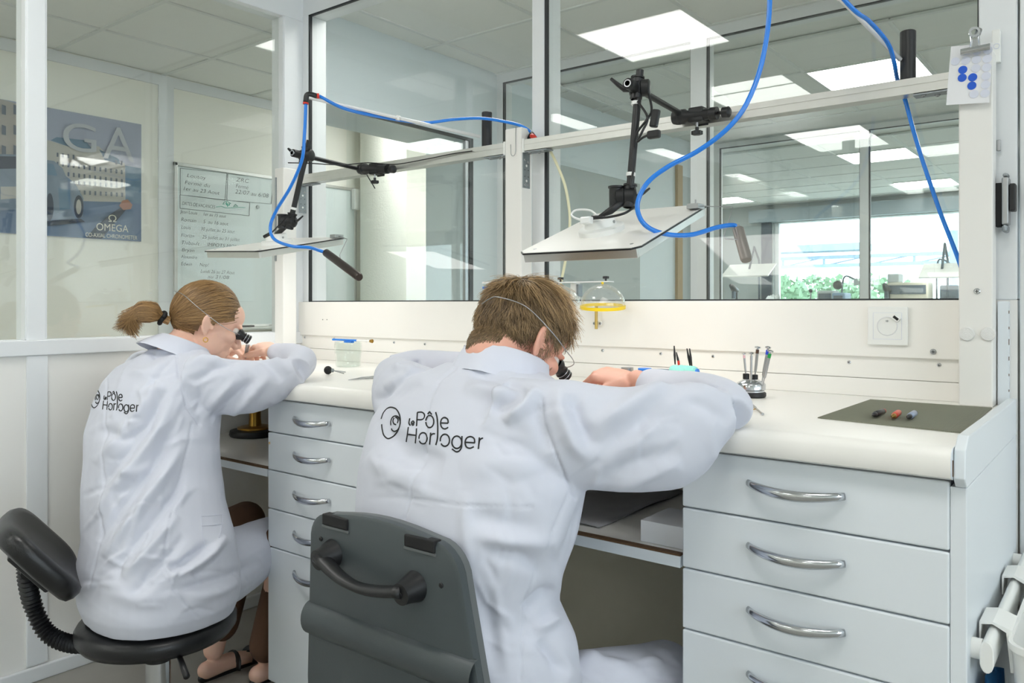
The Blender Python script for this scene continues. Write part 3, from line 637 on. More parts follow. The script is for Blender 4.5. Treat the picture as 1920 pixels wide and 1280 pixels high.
# power socket
sx0, sx1, sz0, sz1, sy = -.493, -.407, 1.041, 1.129, 1.9775
sk = empty('power_socket', ((sx0+sx1)/2, sy, sz0), 'white wall power socket with a small USB charger plugged in', 'socket')
MB().box(sx0, sx1, sy-.008, sy, sz0, sz1).build('cover_plate', 'white_plastic', sk, bevel=.0025)
c_ = Vector(((sx0+sx1)/2, sy, (sz0+sz1)/2))
fr_ = MB(); o_ = .0305
for a in ((-o_, o_, o_-.0006, o_), (-o_, o_, -o_, -o_+.0006), (-o_, -o_+.0006, -o_, o_), (o_-.0006, o_, -o_, o_)): fr_.box(c_.x+a[0], c_.x+a[1], sy-.0086, sy-.0078, c_.z+a[2], c_.z+a[3])
fr_.build('insert_line', 'dot_pale', sk)
MB().lathe([(.0205, .0105), (.022, .0095), (.022, .0078), (.0205, .0078), (.0195, .003), (0, .0028)], c_, (0, -1, 0), 36).build('recess', 'paper_white', sk, smooth=SM)
for dx in (-.0095, .0095): MB().cyl(c_+Vector((dx, -.0028, 0)), c_+Vector((dx, -.0040, 0)), .0027, n=14).build('pin_hole', 'black_matte', sk)
MB().cyl(c_+Vector((0, -.0028, .0115)), c_+Vector((0, -.014, .0115)), .0023, n=12).build('earth_pin', 'steel', sk)
MB().cyl(c_+Vector((0, -.0028, 0)), c_+Vector((0, -.0036, 0)), .0023, n=12).build('centre_screw', 'steel', sk)
Mu = Matrix.Translation(c_+Vector((.0195, -.011, .0185))) @ Matrix.Rotation(.7, 4, 'Y')
MB().box(-.009, .009, -.004, .004, -.006, .006, Mu).build('usb_plug', 'white_plastic', sk, bevel=.0015)
MB().box(-.0062, .0062, -.0048, -.004, -.0028, .0028, Mu).build('usb_port', 'black_matte', sk)
# lock strike on the door frame, hinge, labels
lk = empty('door_lock', PXX(1885, 430, -.172), 'black and steel lock fitting on the white door edge', 'lock')
L0, L1 = PY(1872, 338, 1.985), PY(1887, 430, 1.985)
MB().box(L0.x-.003, L0.x+.008, 1.965, 1.990, L1.z+.005, L0.z-.008).build('lock_case', 'black_matte', lk, bevel=.001)
MB().box(L0.x+.009, L0.x+.022, 1.955, 1.990, L1.z+.008, L0.z+.002).build('strike_plate', 'steel', lk, bevel=.003)
MB().box(L0.x+.0225, L0.x+.034, 1.955, 1.985, L1.z+.036, L0.z-.012).build('latch', 'black_plastic', lk, bevel=.003)
MB().box(L0.x+.010, L0.x+.020, 1.950, 1.990, L1.z-.008, L1.z+.0075).build('latch_tongue', 'zinc', lk, bevel=.004)
MB().box(L0.x+.011, L0.x+.021, 1.953, 1.985, L0.z+.0025, L0.z+.010).build('top_hook', 'zinc', lk, bevel=.003)
h0 = PY(1873, 273, 1.99); MB().box(h0.x-.004, h0.x+.004, 1.983, 1.9895, h0.z-.012, h0.z+.012).build('keeper_plate', 'steel', dr, bevel=.0015)
b0 = PY(1867, 90, 1.985); bd = empty('round_badge', b0, 'small white plate with a pale blue ring on the door edge', 'sign')
MB().box(b0.x-.006, b0.x+.010, 1.972, 1.9895, b0.z-.034, b0.z+.036).build('plate', 'white_plastic', bd, bevel=.002)
MB().lathe([(.006, 0), (.006, .0008), (.0048, .0008), (.0048, 0)], (b0.x+.003, 1.972, b0.z), (0, -1, 0), 28).build('ring_print', 'dot_pale', bd)
# worn board edge at the right end of the wall
eb = MB().box(-.234, -.2135, 1.977, 1.999, .60, 1.141).build('edge_board', 'white_front', wb, bevel=.001)
for k in range(16):
    z = .62+.033*k; MB().box(-.2136, -.2126, 1.9765, 1.980, z, z+random.uniform(.004, .014)).build('worn_edge', 'dark_edge', wb)
# glass bells on a clear bar
bl = empty('bell_holder', PY(1112, 600, 1.972), 'clear bar with two black thumb screws and yellow stem on the wall board', 'holder')
q0, q1 = PY(1046, 530, 1.93), PY(1146, 528, 1.93)
MB().box(q0.x, q1.x, 1.915, 1.945, q0.z-.001, q0.z+.002).build('bar', 'clear_rod', bl)
for x in (1051, 1136): knob(bl, Vector((PY(x, 528, 1.93).x, 1.93, q0.z+.002)), (0, 0, 1), .0078, .014, 'thumb_screw')
wx = PY(1075, 545, 1.95).x; MB().box(wx-.007, wx+.007, 1.945, 1.977, q0.z-.048, q0.z-.0015).build('bracket', 'white_plastic', bl, bevel=.001)
MB().box(wx+.0075, wx+.0145, 1.955, 1.977, q0.z-.04, q0.z-.004).build('zinc_plate', 'zinc', bl, bevel=.001)
st_ = PY(1119, 600, 1.965); MB().cyl((st_.x, 1.962, q0.z-.134), (st_.x, 1.962, q0.z-.066), .0045, n=14).build('stem', 'amber_tube', bl, smooth=SM)
MB().box(st_.x-.012, st_.x+.012, 1.968, 1.977, q0.z-.124, q0.z-.112).build('pipe_clip', 'white_plastic', bl, bevel=.003)
for s in (-.010, .010): screw('screw', (st_.x+s, 1.968, q0.z-.118), (0, -1, 0), .0045, bl)
def bell(cx, label, yellow):
    c = Vector((PY(cx, 560, 1.93).x, 1.905, q0.z-.064)); R_ = .062
    g = empty('glass_bell', c, label, 'glass bell', 'glass bells hanging on the wall')
    n = 14; out = [(R_*math.cos(a), R_*math.sin(a)*.92) for a in [math.pi/2*k/n for k in range(n+1)]]; inn = [(r*.97, z*.97) for r, z in reversed(out)]
    MB().lathe(out+inn+[out[0]], c, (.06, -.10, 1), 40).build('dome', 'dome', g, smooth=True)
    if yellow:
        MB().lathe([(R_*.985, -.002), (R_*1.02, -.002), (R_*1.02, -.011), (R_*.985, -.011), (R_*.985, -.002)], c, (.06, -.10, 1), 40).build('rim', 'yellow_plastic', g, smooth=SM)
        MB().cyl(c+Vector((.003, -.006, R_*.92)), c+Vector((.003, -.006, R_*.92+.006)), .0035, n=12).build('tip', 'yellow_plastic', g)
    else: MB().cyl(c+Vector((.003, -.006, R_*.92)), c+Vector((.003, -.006, R_*.92+.006)), .0045, n=12).build('tip', 'steel', g)
    return g
bell(1139, 'clear glass bell with a yellow rim hanging on the wall', True); bell(1057, 'clear glass bell without a rim behind the blond head', False)
jb = PY(922, 545, 1.945); jr_ = empty('storage_box', jb, 'clear plastic box with a blue band behind the blond hair', 'box')
MB().box(jb.x-.028, jb.x+.03, 1.935, 1.977, jb.z-.03, jb.z+.022).build('tub', 'jar', jr_, bevel=.002)
MB().box(jb.x-.03, jb.x+.032, 1.933, 1.977, jb.z+.0225, jb.z+.029).build('lid', 'clear_rod', jr_, bevel=.001)
MB().box(jb.x-.0285, jb.x+.0, 1.9335, 1.9345, jb.z+.006, jb.z+.013).build('band', 'blue_cap', jr_)
hp_ = PY(1078, 603, 1.977); pg = empty('wall_peg', hp_, 'tiny brass wall peg beside the blond head', 'peg'); MB().cyl(hp_, hp_+Vector((0, -.012, 0)), .0025, n=8).build('pin', 'brass', pg); MB().ell(hp_+Vector((.0, -.013, .0)), (.004, .004, .004), None, 10, 8).build('ball', 'brass', pg, smooth=True)

# ---------------------------------------------------------------- things on the worktop
ZW = ZT+.0004
# ribbed mat
ma, mb_, mc_, md = PZ(1533, 784, ZT), PZ(1640, 747, ZT), PZ(1868, 763, ZT), PZ(1806, 813, ZT)
x_l, x_r = ma.x, -.235; yb0 = 1.906
ax = [ma.x, mb_.x]; mt = MB()
n = 78; prof_t = []
def mrow(y_): return y_
lo_l, lo_r = Vector((ma.x, ma.y, 0)), Vector((md.x, md.y, 0)); hi_l, hi_r = Vector((mb_.x, min(mb_.y, yb0), 0)), Vector((x_r, yb0, 0))
va = []; 
for row, (L_, R2) in enumerate(((lo_l, lo_r), (hi_l, hi_r))):
    for k in range(n*2+1):
        p = L_.lerp(R2, k/(n*2)); va.append((p.x, p.y, ZW+.0012+(.0011 if k % 2 else 0)))
m2 = n*2+1; fa_ = [(k, k+1, m2+k+1, m2+k) for k in range(m2-1)]
base = [(v[0], v[1], ZW) for v in va]; off = len(va)
fa_ += [(off+k, off+m2+k, off+m2+k+1, off+k+1) for k in range(m2-1)]+[(k+1, k, off+k, off+k+1) for k in range(m2-1)]+[(m2+k, m2+k+1, off+m2+k+1, off+m2+k) for k in range(m2-1)]
fa_ += [(0, m2, off+m2, off), (m2-1, off+m2-1, off+2*m2-1, 2*m2-1)]
mt.add(va+base, fa_); mt.build('ribbed_mat', 'mat_green', label='grey-green ribbed rubber mat on the worktop', cat='mat')
def pen(a, b, m, label, tip='steel'):
    A_ = PZ(*a, ZW+.009); B_ = PZ(*b, ZW+.009); B_ = A_+(B_-A_).normalized()*min((B_-A_).length, .075); d = (B_-A_).normalized(); L = (B_-A_).length
    t = empty('oiler_pen', (A_+B_)/2-Vector((0, 0, .006)), label, 'pen', 'small pens on the ribbed mat')
    MB().lathe([(.004, L*.22), (.0056, L*.25), (.0056, L*.9), (.0045, L*.92), (0, L*.93)], A_, d, 14).build('barrel', m, t, smooth=SM)
    MB().lathe([(0, -L*.12), (.0006, -L*.1), (.0012, 0), (.003, L*.05), (.0046, L*.1), (.0046, L*.22), (.004, L*.22)], A_, d, 12).build('tip', tip, t, smooth=SM)
    MB().lathe([(.0044, L*.92), (.0048, L*.94), (.0048, L), (0, L)], A_, d, 12).build('cap', tip if m != 'pen_black' else 'pen_red', t, smooth=SM)
pen((1637, 778), (1670, 765), 'pen_black', 'short black pen lying on the ribbed mat', 'pen_black')
pen((1674, 781), (1693, 767), 'pen_red', 'short red pen lying on the ribbed mat', 'brass')
pen((1703, 782), (1721, 770), 'pen_blue', 'short pale blue pen lying on the ribbed mat', 'pen_black')
# screwdriver stand
sc_ = PZ(1408, 744, ZT); ss = empty('screwdriver_stand', sc_, 'round chrome screwdriver stand on a black foot', 'stand')
MB().lathe([(0, 0), (.031, 0), (.034, .003), (.034, .010), (.031, .0125), (0, .0125)], sc_+Vector((0, 0, .0003)), n=36).build('foot', 'black_plastic', ss, smooth=SM)
MB().lathe([(0, .0127), (.030, .0127), (.030, .016), (.033, .018), (.033, .030), (.031, .033), (.022, .038), (.018, .041), (0, .041)], sc_, n=36).build('turntable', 'chrome', ss, smooth=SM)
drv = [((1394.7, 661), (1399, 708), 'ring_pink', .0024), ((1409, 660), (1408, 725), 'steel', .0026), ((1421, 649), (1415, 710), 'ring_brown', .0034), ((1440.6, 649), (1428, 719), 'ring_blue', .0032), ((1445, 656), (1430, 723), 'ring_green', .0034)]
for k, (a, b, m, r) in enumerate(drv):
    yy = sc_.y+(.016, -.02, .018, .006, -.012)[k]; T_ = PY(*a, yy); B_ = PY(*b, yy); d = (T_-B_).normalized(); L = (T_-B_).length
    nm = ('pink', 'plain steel', 'brown', 'blue', 'green')[k]
    t = empty('screwdriver', B_, 'thin steel screwdriver with a %s ring in the chrome stand' % nm if k != 1 else 'thin plain steel screwdriver in the chrome stand', 'screwdriver', 'screwdrivers in the chrome stand')
    MB().lathe([(0, 0), (.0012, .0), (.0014, L*.2), (r*.9, L*.24), (r, L*.4), (r, L*.78), (0, L*.78)], B_, d, 10).build('shaft', 'steel', t, smooth=SM)
    MB().lathe([(0, L*.78), (r*1.12, L*.78), (r*1.12, L*.9), (0, L*.9)], B_, d, 12).build('colour_ring', m, t, smooth=SM)
    MB().lathe([(0, L*.9), (r*.7, L*.9), (r*.7, L*.94), (r*2, L*.95), (r*2.1, L*.985), (r*1.2, L), (0, L)], B_, d, 14).build('swivel_head', 'chrome', t, smooth=SM)
    if k in (0, 2): MB().lathe([(0, -.004), (.0075, -.004), (.0075, .009), (.006, .010), (0, .010)], B_, (0, 0, 1), 16).build('collar', 'black_plastic', t, smooth=SM)
# small gold-and-steel part on the worktop
wp = PZ(1415, 765, ZT); wj = empty('watch_part', wp, 'tiny steel and gold watch part on the worktop beside the stand', 'watch part')
w0, w1 = PZ(1411, 760, ZW+.003), PZ(1430, 776, ZW+.003)
MB().tube([w0, w0.lerp(w1, .3), w0.lerp(w1, .35), w0.lerp(w1, .85), w1], [.003, .003, .0018, .0018, .0028], 8).build('stem', 'steel', wj, smooth=SM)
MB().tube([w0, PZ(1398, 760, ZW+.002)], .001, 6).build('gold_pin', 'gold', wj); MB().tube([w0.lerp(w1, .4), PZ(1402, 770, ZW+.002)], .001, 6).build('gold_pin', 'gold', wj)
# wooden tool tray behind the man's forearm
ty = 1.77; tx0, tx1 = PY(1135, 700, ty).x, PY(1322, 700, ty).x; ZY = .956
ty_t = MB(); pol = []
for k in range(9): a = -math.pi/2+math.pi*k/8; pol.append((tx1-.05+.05*math.cos(a), ty+.085*math.sin(a), ZW))
pol += [(tx0, ty+.085, ZW), (tx0, ty-.085, ZW)]
tyo = ty_t.prism(pol, (0, 0, ZY-ZW-.0005)).build('tool_tray', 'wood_light', label='pale wooden tool block on the worktop by the man', cat='tray', bevel=.003)
def cap(px, py, r, h, m, name, label, cat, mid=None):
    c = PZ(px, py, ZY); c.y = min(c.y, ty+.07)
    prof_ = [(0, 0), (r, 0), (r, h*.35), (r*.93, h*.38), (r*.93, h*.45), (r, h*.48), (r, h*.95), (r*.94, h), (0, h)]
    return MB().lathe(prof_, c, n=28).build(name, m, smooth=SM, label=label, cat=cat)
cap(1176, 701, .016, .017, 'steel', 'metal_pot', 'small steel pot on the wooden tool block', 'pot')
cap(1209, 705, .017, .02, 'blue_cap', 'screw_cap', 'bright blue ridged cap on the wooden tool block', 'cap')
cap(1241, 706, .020, .018, 'petrol_cap', 'oil_cup', 'dark petrol-blue cup on the wooden tool block', 'cup')
pb = PZ(1182, 710, ZY); MB().tube(bez([pb+Vector((-.02, .0, .006)), pb+Vector((-.006, -.004, .004)), pb+Vector((.006, -.002, .004)), pb+Vector((.016, .006, .006))], 5), [.004]*16, 8, flat=1.6).build('blue_putty', 'blue_cap', smooth=True, label='lump of bright blue putty by the man\'s hand', cat='putty')
MB().box(pb.x-.002, pb.x+.10, pb.y+.006, pb.y+.011, ZY, ZY+.006).build('tool_strip', 'black_plastic', label='black strip along the front of the wooden tool block', cat='strip')
rc0, rc1 = PZ(1262, 705, ZY), PZ(1308, 707, ZY); rc0.y = rc1.y = ty+.0; rc0.x = PY(1258, 700, ty).x; rc1.x = PY(1306, 700, ty).x
rb = MB(); rings = []
for k in range(22):
    t = k/21; c = rc0.lerp(rc1, t)+Vector((0, 0, .0165)); rr_ = .0155*(1-.25*(abs(2*t-1)**6))
    rings.append([c+Vector((0, math.cos(2*math.pi*j/26), math.sin(2*math.pi*j/26)))*rr_*(1+.06*random.uniform(-1, 1)) for j in range(26)])
tw = rb.loft(rings).build('cloth_roll', 'turquoise_cloth', smooth=True, label='rolled turquoise terry cloth on the wooden tool block', cat='cloth')
MB().cyl(rc1+Vector((-.006, -.0, .0165)), rc1+Vector((.004, 0, .0165)), .009, n=16).build('inner_fold', 'blue_cap', tw)
for (a0, a1, b0_, b1) in (((1264, 648), (1266, 683), (1268, 660), (1274, 686)), ((1288, 653), (1294, 686), (1293, 653), (1297, 686))):
    k = a0[0] > 1280; t = empty('tweezers', PY(*b1, ty+.03)-Vector((0, 0, 0)), 'dark tweezers with red tips standing in the tool block' if not k else 'plain dark tweezers standing in the tool block', 'tweezers', 'tweezers in the tool block')
    zb = ZY+.0005
    for p, q, nm in ((a0, a1, 'blade'), (b0_, b1, 'blade')):
        P_, Q_ = PY(*p, ty+.03), PY(*q, ty+.03); Q_.z = max(Q_.z, zb); MB().tube([P_, P_.lerp(Q_, .5), Q_], [.002, .0042, .0024], 8, flat=.6).build(nm, 'black_plastic', t, smooth=True)
    if not k: P_ = PY(1272, 676, ty+.028); MB().tube([P_, P_+Vector((.002, 0, -.014))], .003, 8).build('red_tip', 'red_plastic', t)
# jar with a blue stick across it, tools on the worktop left
jc = PZ(653, 687, ZT); t = empty('glass_jar', jc, 'ribbed clear glass jar on the worktop between the workers', 'jar')
jp = [(.040, .001), (.043, .004), (.043, .03), (.045, .045)]
for k in range(5): jp += [(.0475, .05+.007*k), (.045, .0535+.007*k)]
jp += [(.0455, .086), (.0425, .086)]; jp += [(r-.004, z) for r, z in reversed(jp[:-2])]+[(0, .005)]
MB().lathe([(0, .0006)]+jp, jc, n=40).build('jar_body', 'jar', t, smooth=True)
s0, s1 = PY(624, 644, jc.y), PY(698, 644, jc.y); s0.z = s1.z = ZT+.0865+.0045
bst = empty('blue_stick', s0.lerp(s1, .4), 'pale blue stick lying across the glass jar', 'stick')
MB().tube([s0, s0.lerp(s1, .62)], .0036, 10).build('stick', 'dot_pale' if False else 'blue_hose', bst, smooth=SM); MB().tube([s0.lerp(s1, .62), s0.lerp(s1, .95)], .003, 10).build('shank', 'white_plastic', bst, smooth=SM)
MB().tube([s0.lerp(s1, .95), s1], [.005, .0065], 10).build('tip', 'brass', bst, smooth=SM)
MB().box(s0.lerp(s1, .32).x, s0.lerp(s1, .52).x, jc.y-.006, jc.y+.006, s0.z-.009, s0.z-.0037).build('clip', 'blue_cap', bst, bevel=.001)
a_ = PZ(615, 702, ZT); b_ = PZ(648, 701, ZT); a_.z = b_.z = ZT; lp = empty('air_blower', a_, 'small black rubber bulb with a thin steel nozzle on the worktop', 'blower')
MB().ell(a_+Vector((0, 0, .0135)), (.0125, .0125, .0128), None, 16, 12).build('bulb', 'black_matte', lp, smooth=True)
MB().tube([a_+Vector((.006, .004, .0135)), a_.lerp(b_, .3)+Vector((0, 0, .012))], [.007, .006], 10).build('neck', 'zinc', lp, smooth=SM)
MB().tube([a_.lerp(b_, .28)+Vector((0, 0, .012)), b_+Vector((0, 0, .006))], .0016, 8).build('nozzle', 'steel', lp, smooth=SM); MB().tube([a_.lerp(b_, .28)+Vector((0, 0, .012)), a_.lerp(b_, .9)+Vector((0, 0, .002))], .0016, 8).build('nozzle', 'steel', lp, smooth=SM)
a_ = PZ(653, 713, ZW); b_ = PZ(694, 709, ZW); tz = empty('tweezers', a_, 'thin steel tweezers lying on the worktop at the man\'s left sleeve', 'tweezers')
MB().tube([a_+Vector((0, 0, .002)), a_.lerp(b_, .6)+Vector((0, .002, .005)), b_+Vector((.03, .002, .008))], [.0006, .003, .004], 8, flat=.5).build('blade', 'steel', tz, smooth=True); MB().tube([a_+Vector((0, 0, .0012)), a_.lerp(b_, .6)+Vector((0, .002, .0015)), b_+Vector((.03, .002, .003))], [.0006, .0014, .002], 8).build('blade', 'steel', tz, smooth=True)
a_ = PZ(566, 690, ZT); gl = empty('dark_glasses', a_, 'small dark clip with a blue lens standing near the woman\'s elbow', 'clip')
MB().tube([PY(554, 673, a_.y), PY(566, 676, a_.y), PY(574, 676, a_.y)], [.003, .0022, .003], 8).build('arm', 'black_plastic', gl, smooth=True)
MB().ell(PY(574, 676, a_.y), (.009, .006, .010), None, 14, 10).build('pad', 'black_matte', gl, smooth=True); MB().box(-.008, .008, -.002, .002, -.014, .002, Matrix.Translation(PY(558, 679, a_.y))).build('lens', 'blue_cap', gl, bevel=.001)
MB().box(a_.x-.028, a_.x+.004, a_.y-.006, a_.y+.004, ZT, ZT+.0045).build('base_bar', 'brown_tube', gl, bevel=.001)
MB().tube([PY(574, 680, a_.y), a_+Vector((-.002, 0, .004))], .0015, 6).build('leg', 'steel', gl); MB().tube([PY(556, 684, a_.y), a_+Vector((-.024, 0, .004))], .0015, 6).build('leg', 'steel', gl)
gp = PZ(572, 693, ZW); MB().tube([gp+Vector((-.02, 0, .002)), gp+Vector((.03, .004, .001))], [.0022, .0008], 8).build('green_stick', 'ring_green' if False else 'turquoise_cloth', label='thin pale green stick on the worktop near the woman\'s elbow', cat='stick')

# ---------------------------------------------------------------- things on the knee-hole shelves
ZS = .6685
a_ = PZ(1201, 1014, ZS); wbx = empty('white_box', a_+Vector((.06, .05, 0)), 'low white box on the shelf in front of the man', 'box')
MB().box(a_.x, a_.x+.125, a_.y, a_.y+.12, ZS, ZS+.042).build('body', 'paper_white', wbx, bevel=.001)
dc = Vector((a_.x+.098, a_.y+.06, ZS+.0425)); MB().lathe([(0, 0), (.03, 0), (.032, .004), (.030, .007), (.026, .008), (.026, .014), (0, .014)], dc, n=28).build('brass_disc', 'brass', smooth=SM, label='dark brass disc on the low white box', cat='disc')
dk = Vector((-.72, 1.74, ZS)); MB().lathe([(0, .0003), (.045, .0003), (.045, .10), (.04, .115), (.02, .12), (0, .12)], dk, n=24).build('black_pot', 'black_plastic', smooth=SM, label='black round pot at the back of the man\'s shelf', cat='pot')
cs = MB(); nx, ny = 24, 16; vv_ = []
for j in range(ny+1):
    for i in range(nx+1):
        u, v = i/nx, j/ny; vv_.append((-1.30+.42*u, 1.42+.4*v, ZS+.004+.006*abs(math.sin(6*u+3*v))*abs(math.sin(5*v-2*u+1))))
cs.add(vv_, [(j*(nx+1)+i, j*(nx+1)+i+1, (j+1)*(nx+1)+i+1, (j+1)*(nx+1)+i) for j in range(ny) for i in range(nx)])
cso = cs.build('grey_cloth', 'grey_cloth', smooth=True, label='crumpled dark grey cloth spread on the man\'s shelf', cat='cloth'); sf = cso.modifiers.new('s', 'SOLIDIFY'); sf.thickness = .003
MATS['far_dark'].name = 'far_dark'
bp_ = PZ(447, 822, ZS); bp_.y = max(bp_.y, 1.42); bi = empty('brass_instrument', Vector((bp_.x-.02, bp_.y+.08, ZS)), 'black and brass instrument on the shelf in front of the woman', 'instrument')
c_ = Vector(bi.location)
MB().lathe([(0, .0003), (.085, .0003), (.088, .006), (.085, .02), (.07, .024), (0, .024)], c_, n=32).build('foot', 'black_plastic', bi, smooth=SM)
MB().lathe([(0, .0242), (.06, .0242), (.06, .03), (.045, .034), (0, .034)], c_, n=32).build('brass_plate', 'brass', bi, smooth=SM); MB().lathe([(0, .0342), (.022, .0342), (.02, .06), (.02, .1), (0, .1)], c_, n=24).build('brass_stem', 'brass', bi, smooth=SM)
cq = Vector((-2.05, 1.72, ZS)); cr = empty('black_crate', cq, 'black perforated metal box at the back of the woman\'s shelf', 'box')
MB().box(-2.2, -1.96, 1.66, 1.86, ZS, ZS+.15).build('body', 'black_matte', cr, bevel=.003)
for i in range(9):
    for j in range(3): MB().cyl((-2.18+.025*i, 1.6595, ZS+.07+.025*j), (-2.18+.025*i, 1.6588, ZS+.07+.025*j), .008, n=10).build('hole', 'far_dark', cr)

# ---------------------------------------------------------------- towel bar, bin and cloth at the right end
XTB = -.178; ZB = .604
tb = empty('towel_bar', (XTB, 1.7, ZB), 'white plastic bar fixed along the right side of the workbench', 'bar')
ob = [(XTB+.012*math.cos(a)*.8, ZB+.018*math.sin(a)+(.006 if math.sin(a) > 0 else -.006)) for a in [2*math.pi*k/20 for k in range(20)]]
MB().prism([(x, 1.385, z) for x, z in ob], (0, .60, 0)).build('bar', 'white_plastic', tb, smooth=SM, bevel=.0015)
for y in (1.405, 1.93): MB().cyl((-.203, y, ZB+.004), (XTB-.008, y, ZB+.004), .0155, n=20).build('bracket', 'white_plastic', tb, smooth=SM)
bn = empty('waste_bin', (-.06, 1.68, .30), 'white plastic waste bin hooked onto the bar beside the workbench', 'bin')
def rect_ring(x0, x1, y0, y1, z, r, n=5):
    out = []
    for cx, cy, a0 in ((x1-r, y1-r, 0), (x0+r, y1-r, 90), (x0+r, y0+r, 180), (x1-r, y0+r, 270)):
        for k in range(n+1): a = math.radians(a0+90*k/n); out.append(Vector((cx+r*math.cos(a), cy+r*math.sin(a), z)))
    return out
x0_, x1_, y0_, y1_ = XTB+.022, .12, 1.40, 1.93
MB().loft([rect_ring(x0_+.03, x1_-.03, y0_+.03, y1_-.03, .262, .03), rect_ring(x0_+.004, x1_-.002, y0_+.004, y1_-.002, .612, .035), rect_ring(x0_, x1_, y0_, y1_, .612, .037), rect_ring(x0_, x1_, y0_, y1_, .622, .037), rect_ring(x0_+.006, x1_-.006, y0_+.006, y1_-.006, .622, .034), rect_ring(x0_+.034, x1_-.034, y0_+.034, y1_-.034, .272, .028)]).build('tub', 'white_plastic', bn, smooth=.5)
for y in (1.45, 1.72):
    hh = MB(); w2 = .075
    pf = [(x0_+.002, .565), (x0_-.004, .625), (XTB, .634), (XTB-.0155, .631), (XTB-.0165, .60), (XTB-.0185, .60), (XTB-.0185, .634), (XTB, .638), (x0_+.004, .630), (x0_+.006, .565)]
    hh.prism([(x, y, z) for x, z in pf], (0, w2, 0)).build('hook', 'white_plastic', bn)
cv = []; nx, ny = 10, 14
for j in range(ny+1):
    for i in range(nx+1):
        u, v = i/nx, j/ny; cv.append((-.186+.030*u+.010*math.sin(5*v+4*u), 1.42+.20*v+.0*u, .36+.17*u*0+.175*(1-abs(2*u-1)*.02)-.19*(1-u)*0-.0))
# blue cloth draped below the bar
cl_ = MB(); rows = []
for j in range(ny+1):
    v = j/ny; z = .545-.27*v
    rows.append([Vector((-.182+.012*math.sin(7*k/nx*2+4*v)*(.3+v), 1.42+.17*k/nx+.02*v, z-.03*(k/nx)**2)) for k in range(nx+1)])
va = [p for r in rows for p in r]
cl_.add(va, [(j*(nx+1)+i, j*(nx+1)+i+1, (j+1)*(nx+1)+i+1, (j+1)*(nx+1)+i) for j in range(ny) for i in range(nx)])
bo = cl_.build('blue_cloth', 'cloth_blue', smooth=True, label='blue cloth hanging below the white bar beside the bin', cat='cloth'); sf = bo.modifiers.new('s', 'SOLIDIFY'); sf.thickness = .006
sp = empty('steel_bracket', PZ(246, 1252, 0), 'short galvanized steel foot at the base of the left wall', 'bracket')
q_ = Vector((XL+.045, PXX(247, 1240, XL+.03).y, 0))
m_ = MB(); m_.box(q_.x-.024, q_.x+.024, q_.y-.026, q_.y-.022, .0, .5); m_.box(q_.x+.022, q_.x+.026, q_.y-.026, q_.y+.022, .0, .5); m_.build('profile', 'zinc', sp)
for z in (.05, .11, .2): screw('bolt', (q_.x-.01, q_.y-.026, z), (0, -1, 0), .004, sp)

# ---------------------------------------------------------------- chair of the man
ch = empty('office_chair', (-1.02, 1.08, 0), 'dark grey plastic office chair with a black handle behind the man', 'chair')
YC = .93
def shell_ring(y, inset, zlo=.30):
    # outline of the back seen from behind (x,z) at plane y
    pts = []; hw0, hw1 = .185-inset, .222-inset; zt = .768-inset
    cx = -1.022
    def corner(sx):
        return
    r = .055
    out = []
    out.append((cx-hw1, zlo)); out.append((cx-hw1+.004, .45))
    for k in range(8):
        a = math.pi-math.pi/2*k/7; out.append((cx-hw0+r+r*math.cos(a), zt-.012-r+r*math.sin(a)))
    for k in range(1, 8): t = k/8; out.append((cx-hw0+r+(2*hw0-2*r)*t, zt-.012+.012*math.sin(math.pi*t)))
    for k in range(8):
        a = math.pi/2-math.pi/2*k/7; out.append((cx+hw0-r+r*math.cos(a), zt-.012-r+r*math.sin(a)))
    out.append((cx+hw1-.004, .45)); out.append((cx+hw1, zlo))
    return [Vector((x+(.768-z)*.11, y+.03*(.77-z)*-.35, z)) for x, z in out]
MB().loft([shell_ring(YC, .006), shell_ring(YC+.004, .0), shell_ring(YC+.018, .0)]).build('rear_shell', 'grey_shell', ch, smooth=.6)
MB().loft([shell_ring(YC+.0195, .001), shell_ring(YC+.033, .001), shell_ring(YC+.036, .004)]).build('front_shell', 'grey_shell_edge', ch, smooth=.6)
MB().loft([shell_ring(YC+.018, .004), shell_ring(YC+.0195, .004)]).build('seam_gap', 'black_matte', ch)
bu = MB(); rings = []
for k in range(13):
    a = math.pi*k/12; rings.append([Vector((x, YC+.004-.022*math.sin(a), .56-.03*math.cos(a))) for x in (-1.0-.202, -1.0-.198, -1.0+.20, -1.0+.204)])
bu.loft(rings, cap=True, closed=False); bu.build('bulge', 'grey_shell', ch, smooth=True)
for x in (-1.125, -.915):
    MB().box(x-.034, x+.034, YC-.004, YC+.014, .738, .7575).build('slot_insert', 'black_matte', ch, bevel=.002)
    MB().box(x-.036, x+.036, YC-.003, YC+.010, .7325, .7375).build('slot_lip', 'grey_shell_edge', ch, bevel=.001)
hp = []
HL, HRr = Vector((-1.132, YC, .69)), Vector((-.925, YC, .676))
for k in range(15):
    t = k/14; b = math.sin(math.pi*t); hp.append(HL.lerp(HRr, t)+Vector((0, -.028-.012*b, -.018*b)))
MB().tube(hp, [.017]+[.0125+.004*abs(2*k/14-1) for k in range(1, 14)]+[.019], 14, flat=.62).build('handle', 'black_plastic', ch, smooth=True)
for p in (HL, HRr):
    MB().lathe([(.026, 0), (.024, .008), (.020, .022), (.018, .036), (0, .038)], p, (0, -1, -.1), 24).build('handle_boss', 'black_plastic', ch, smooth=SM)
    MB().cyl(p+Vector((0, -.0375, -.0037)), p+Vector((0, -.0395, -.004)), .006, n=14).build('bolt_hole', 'black_matte', ch)
for x, z in ((-1.165, .71), (-.868, .69)): screw('screw', (x, YC-.0005, z), (0, -1, 0), .0045, ch, 'black_plastic')
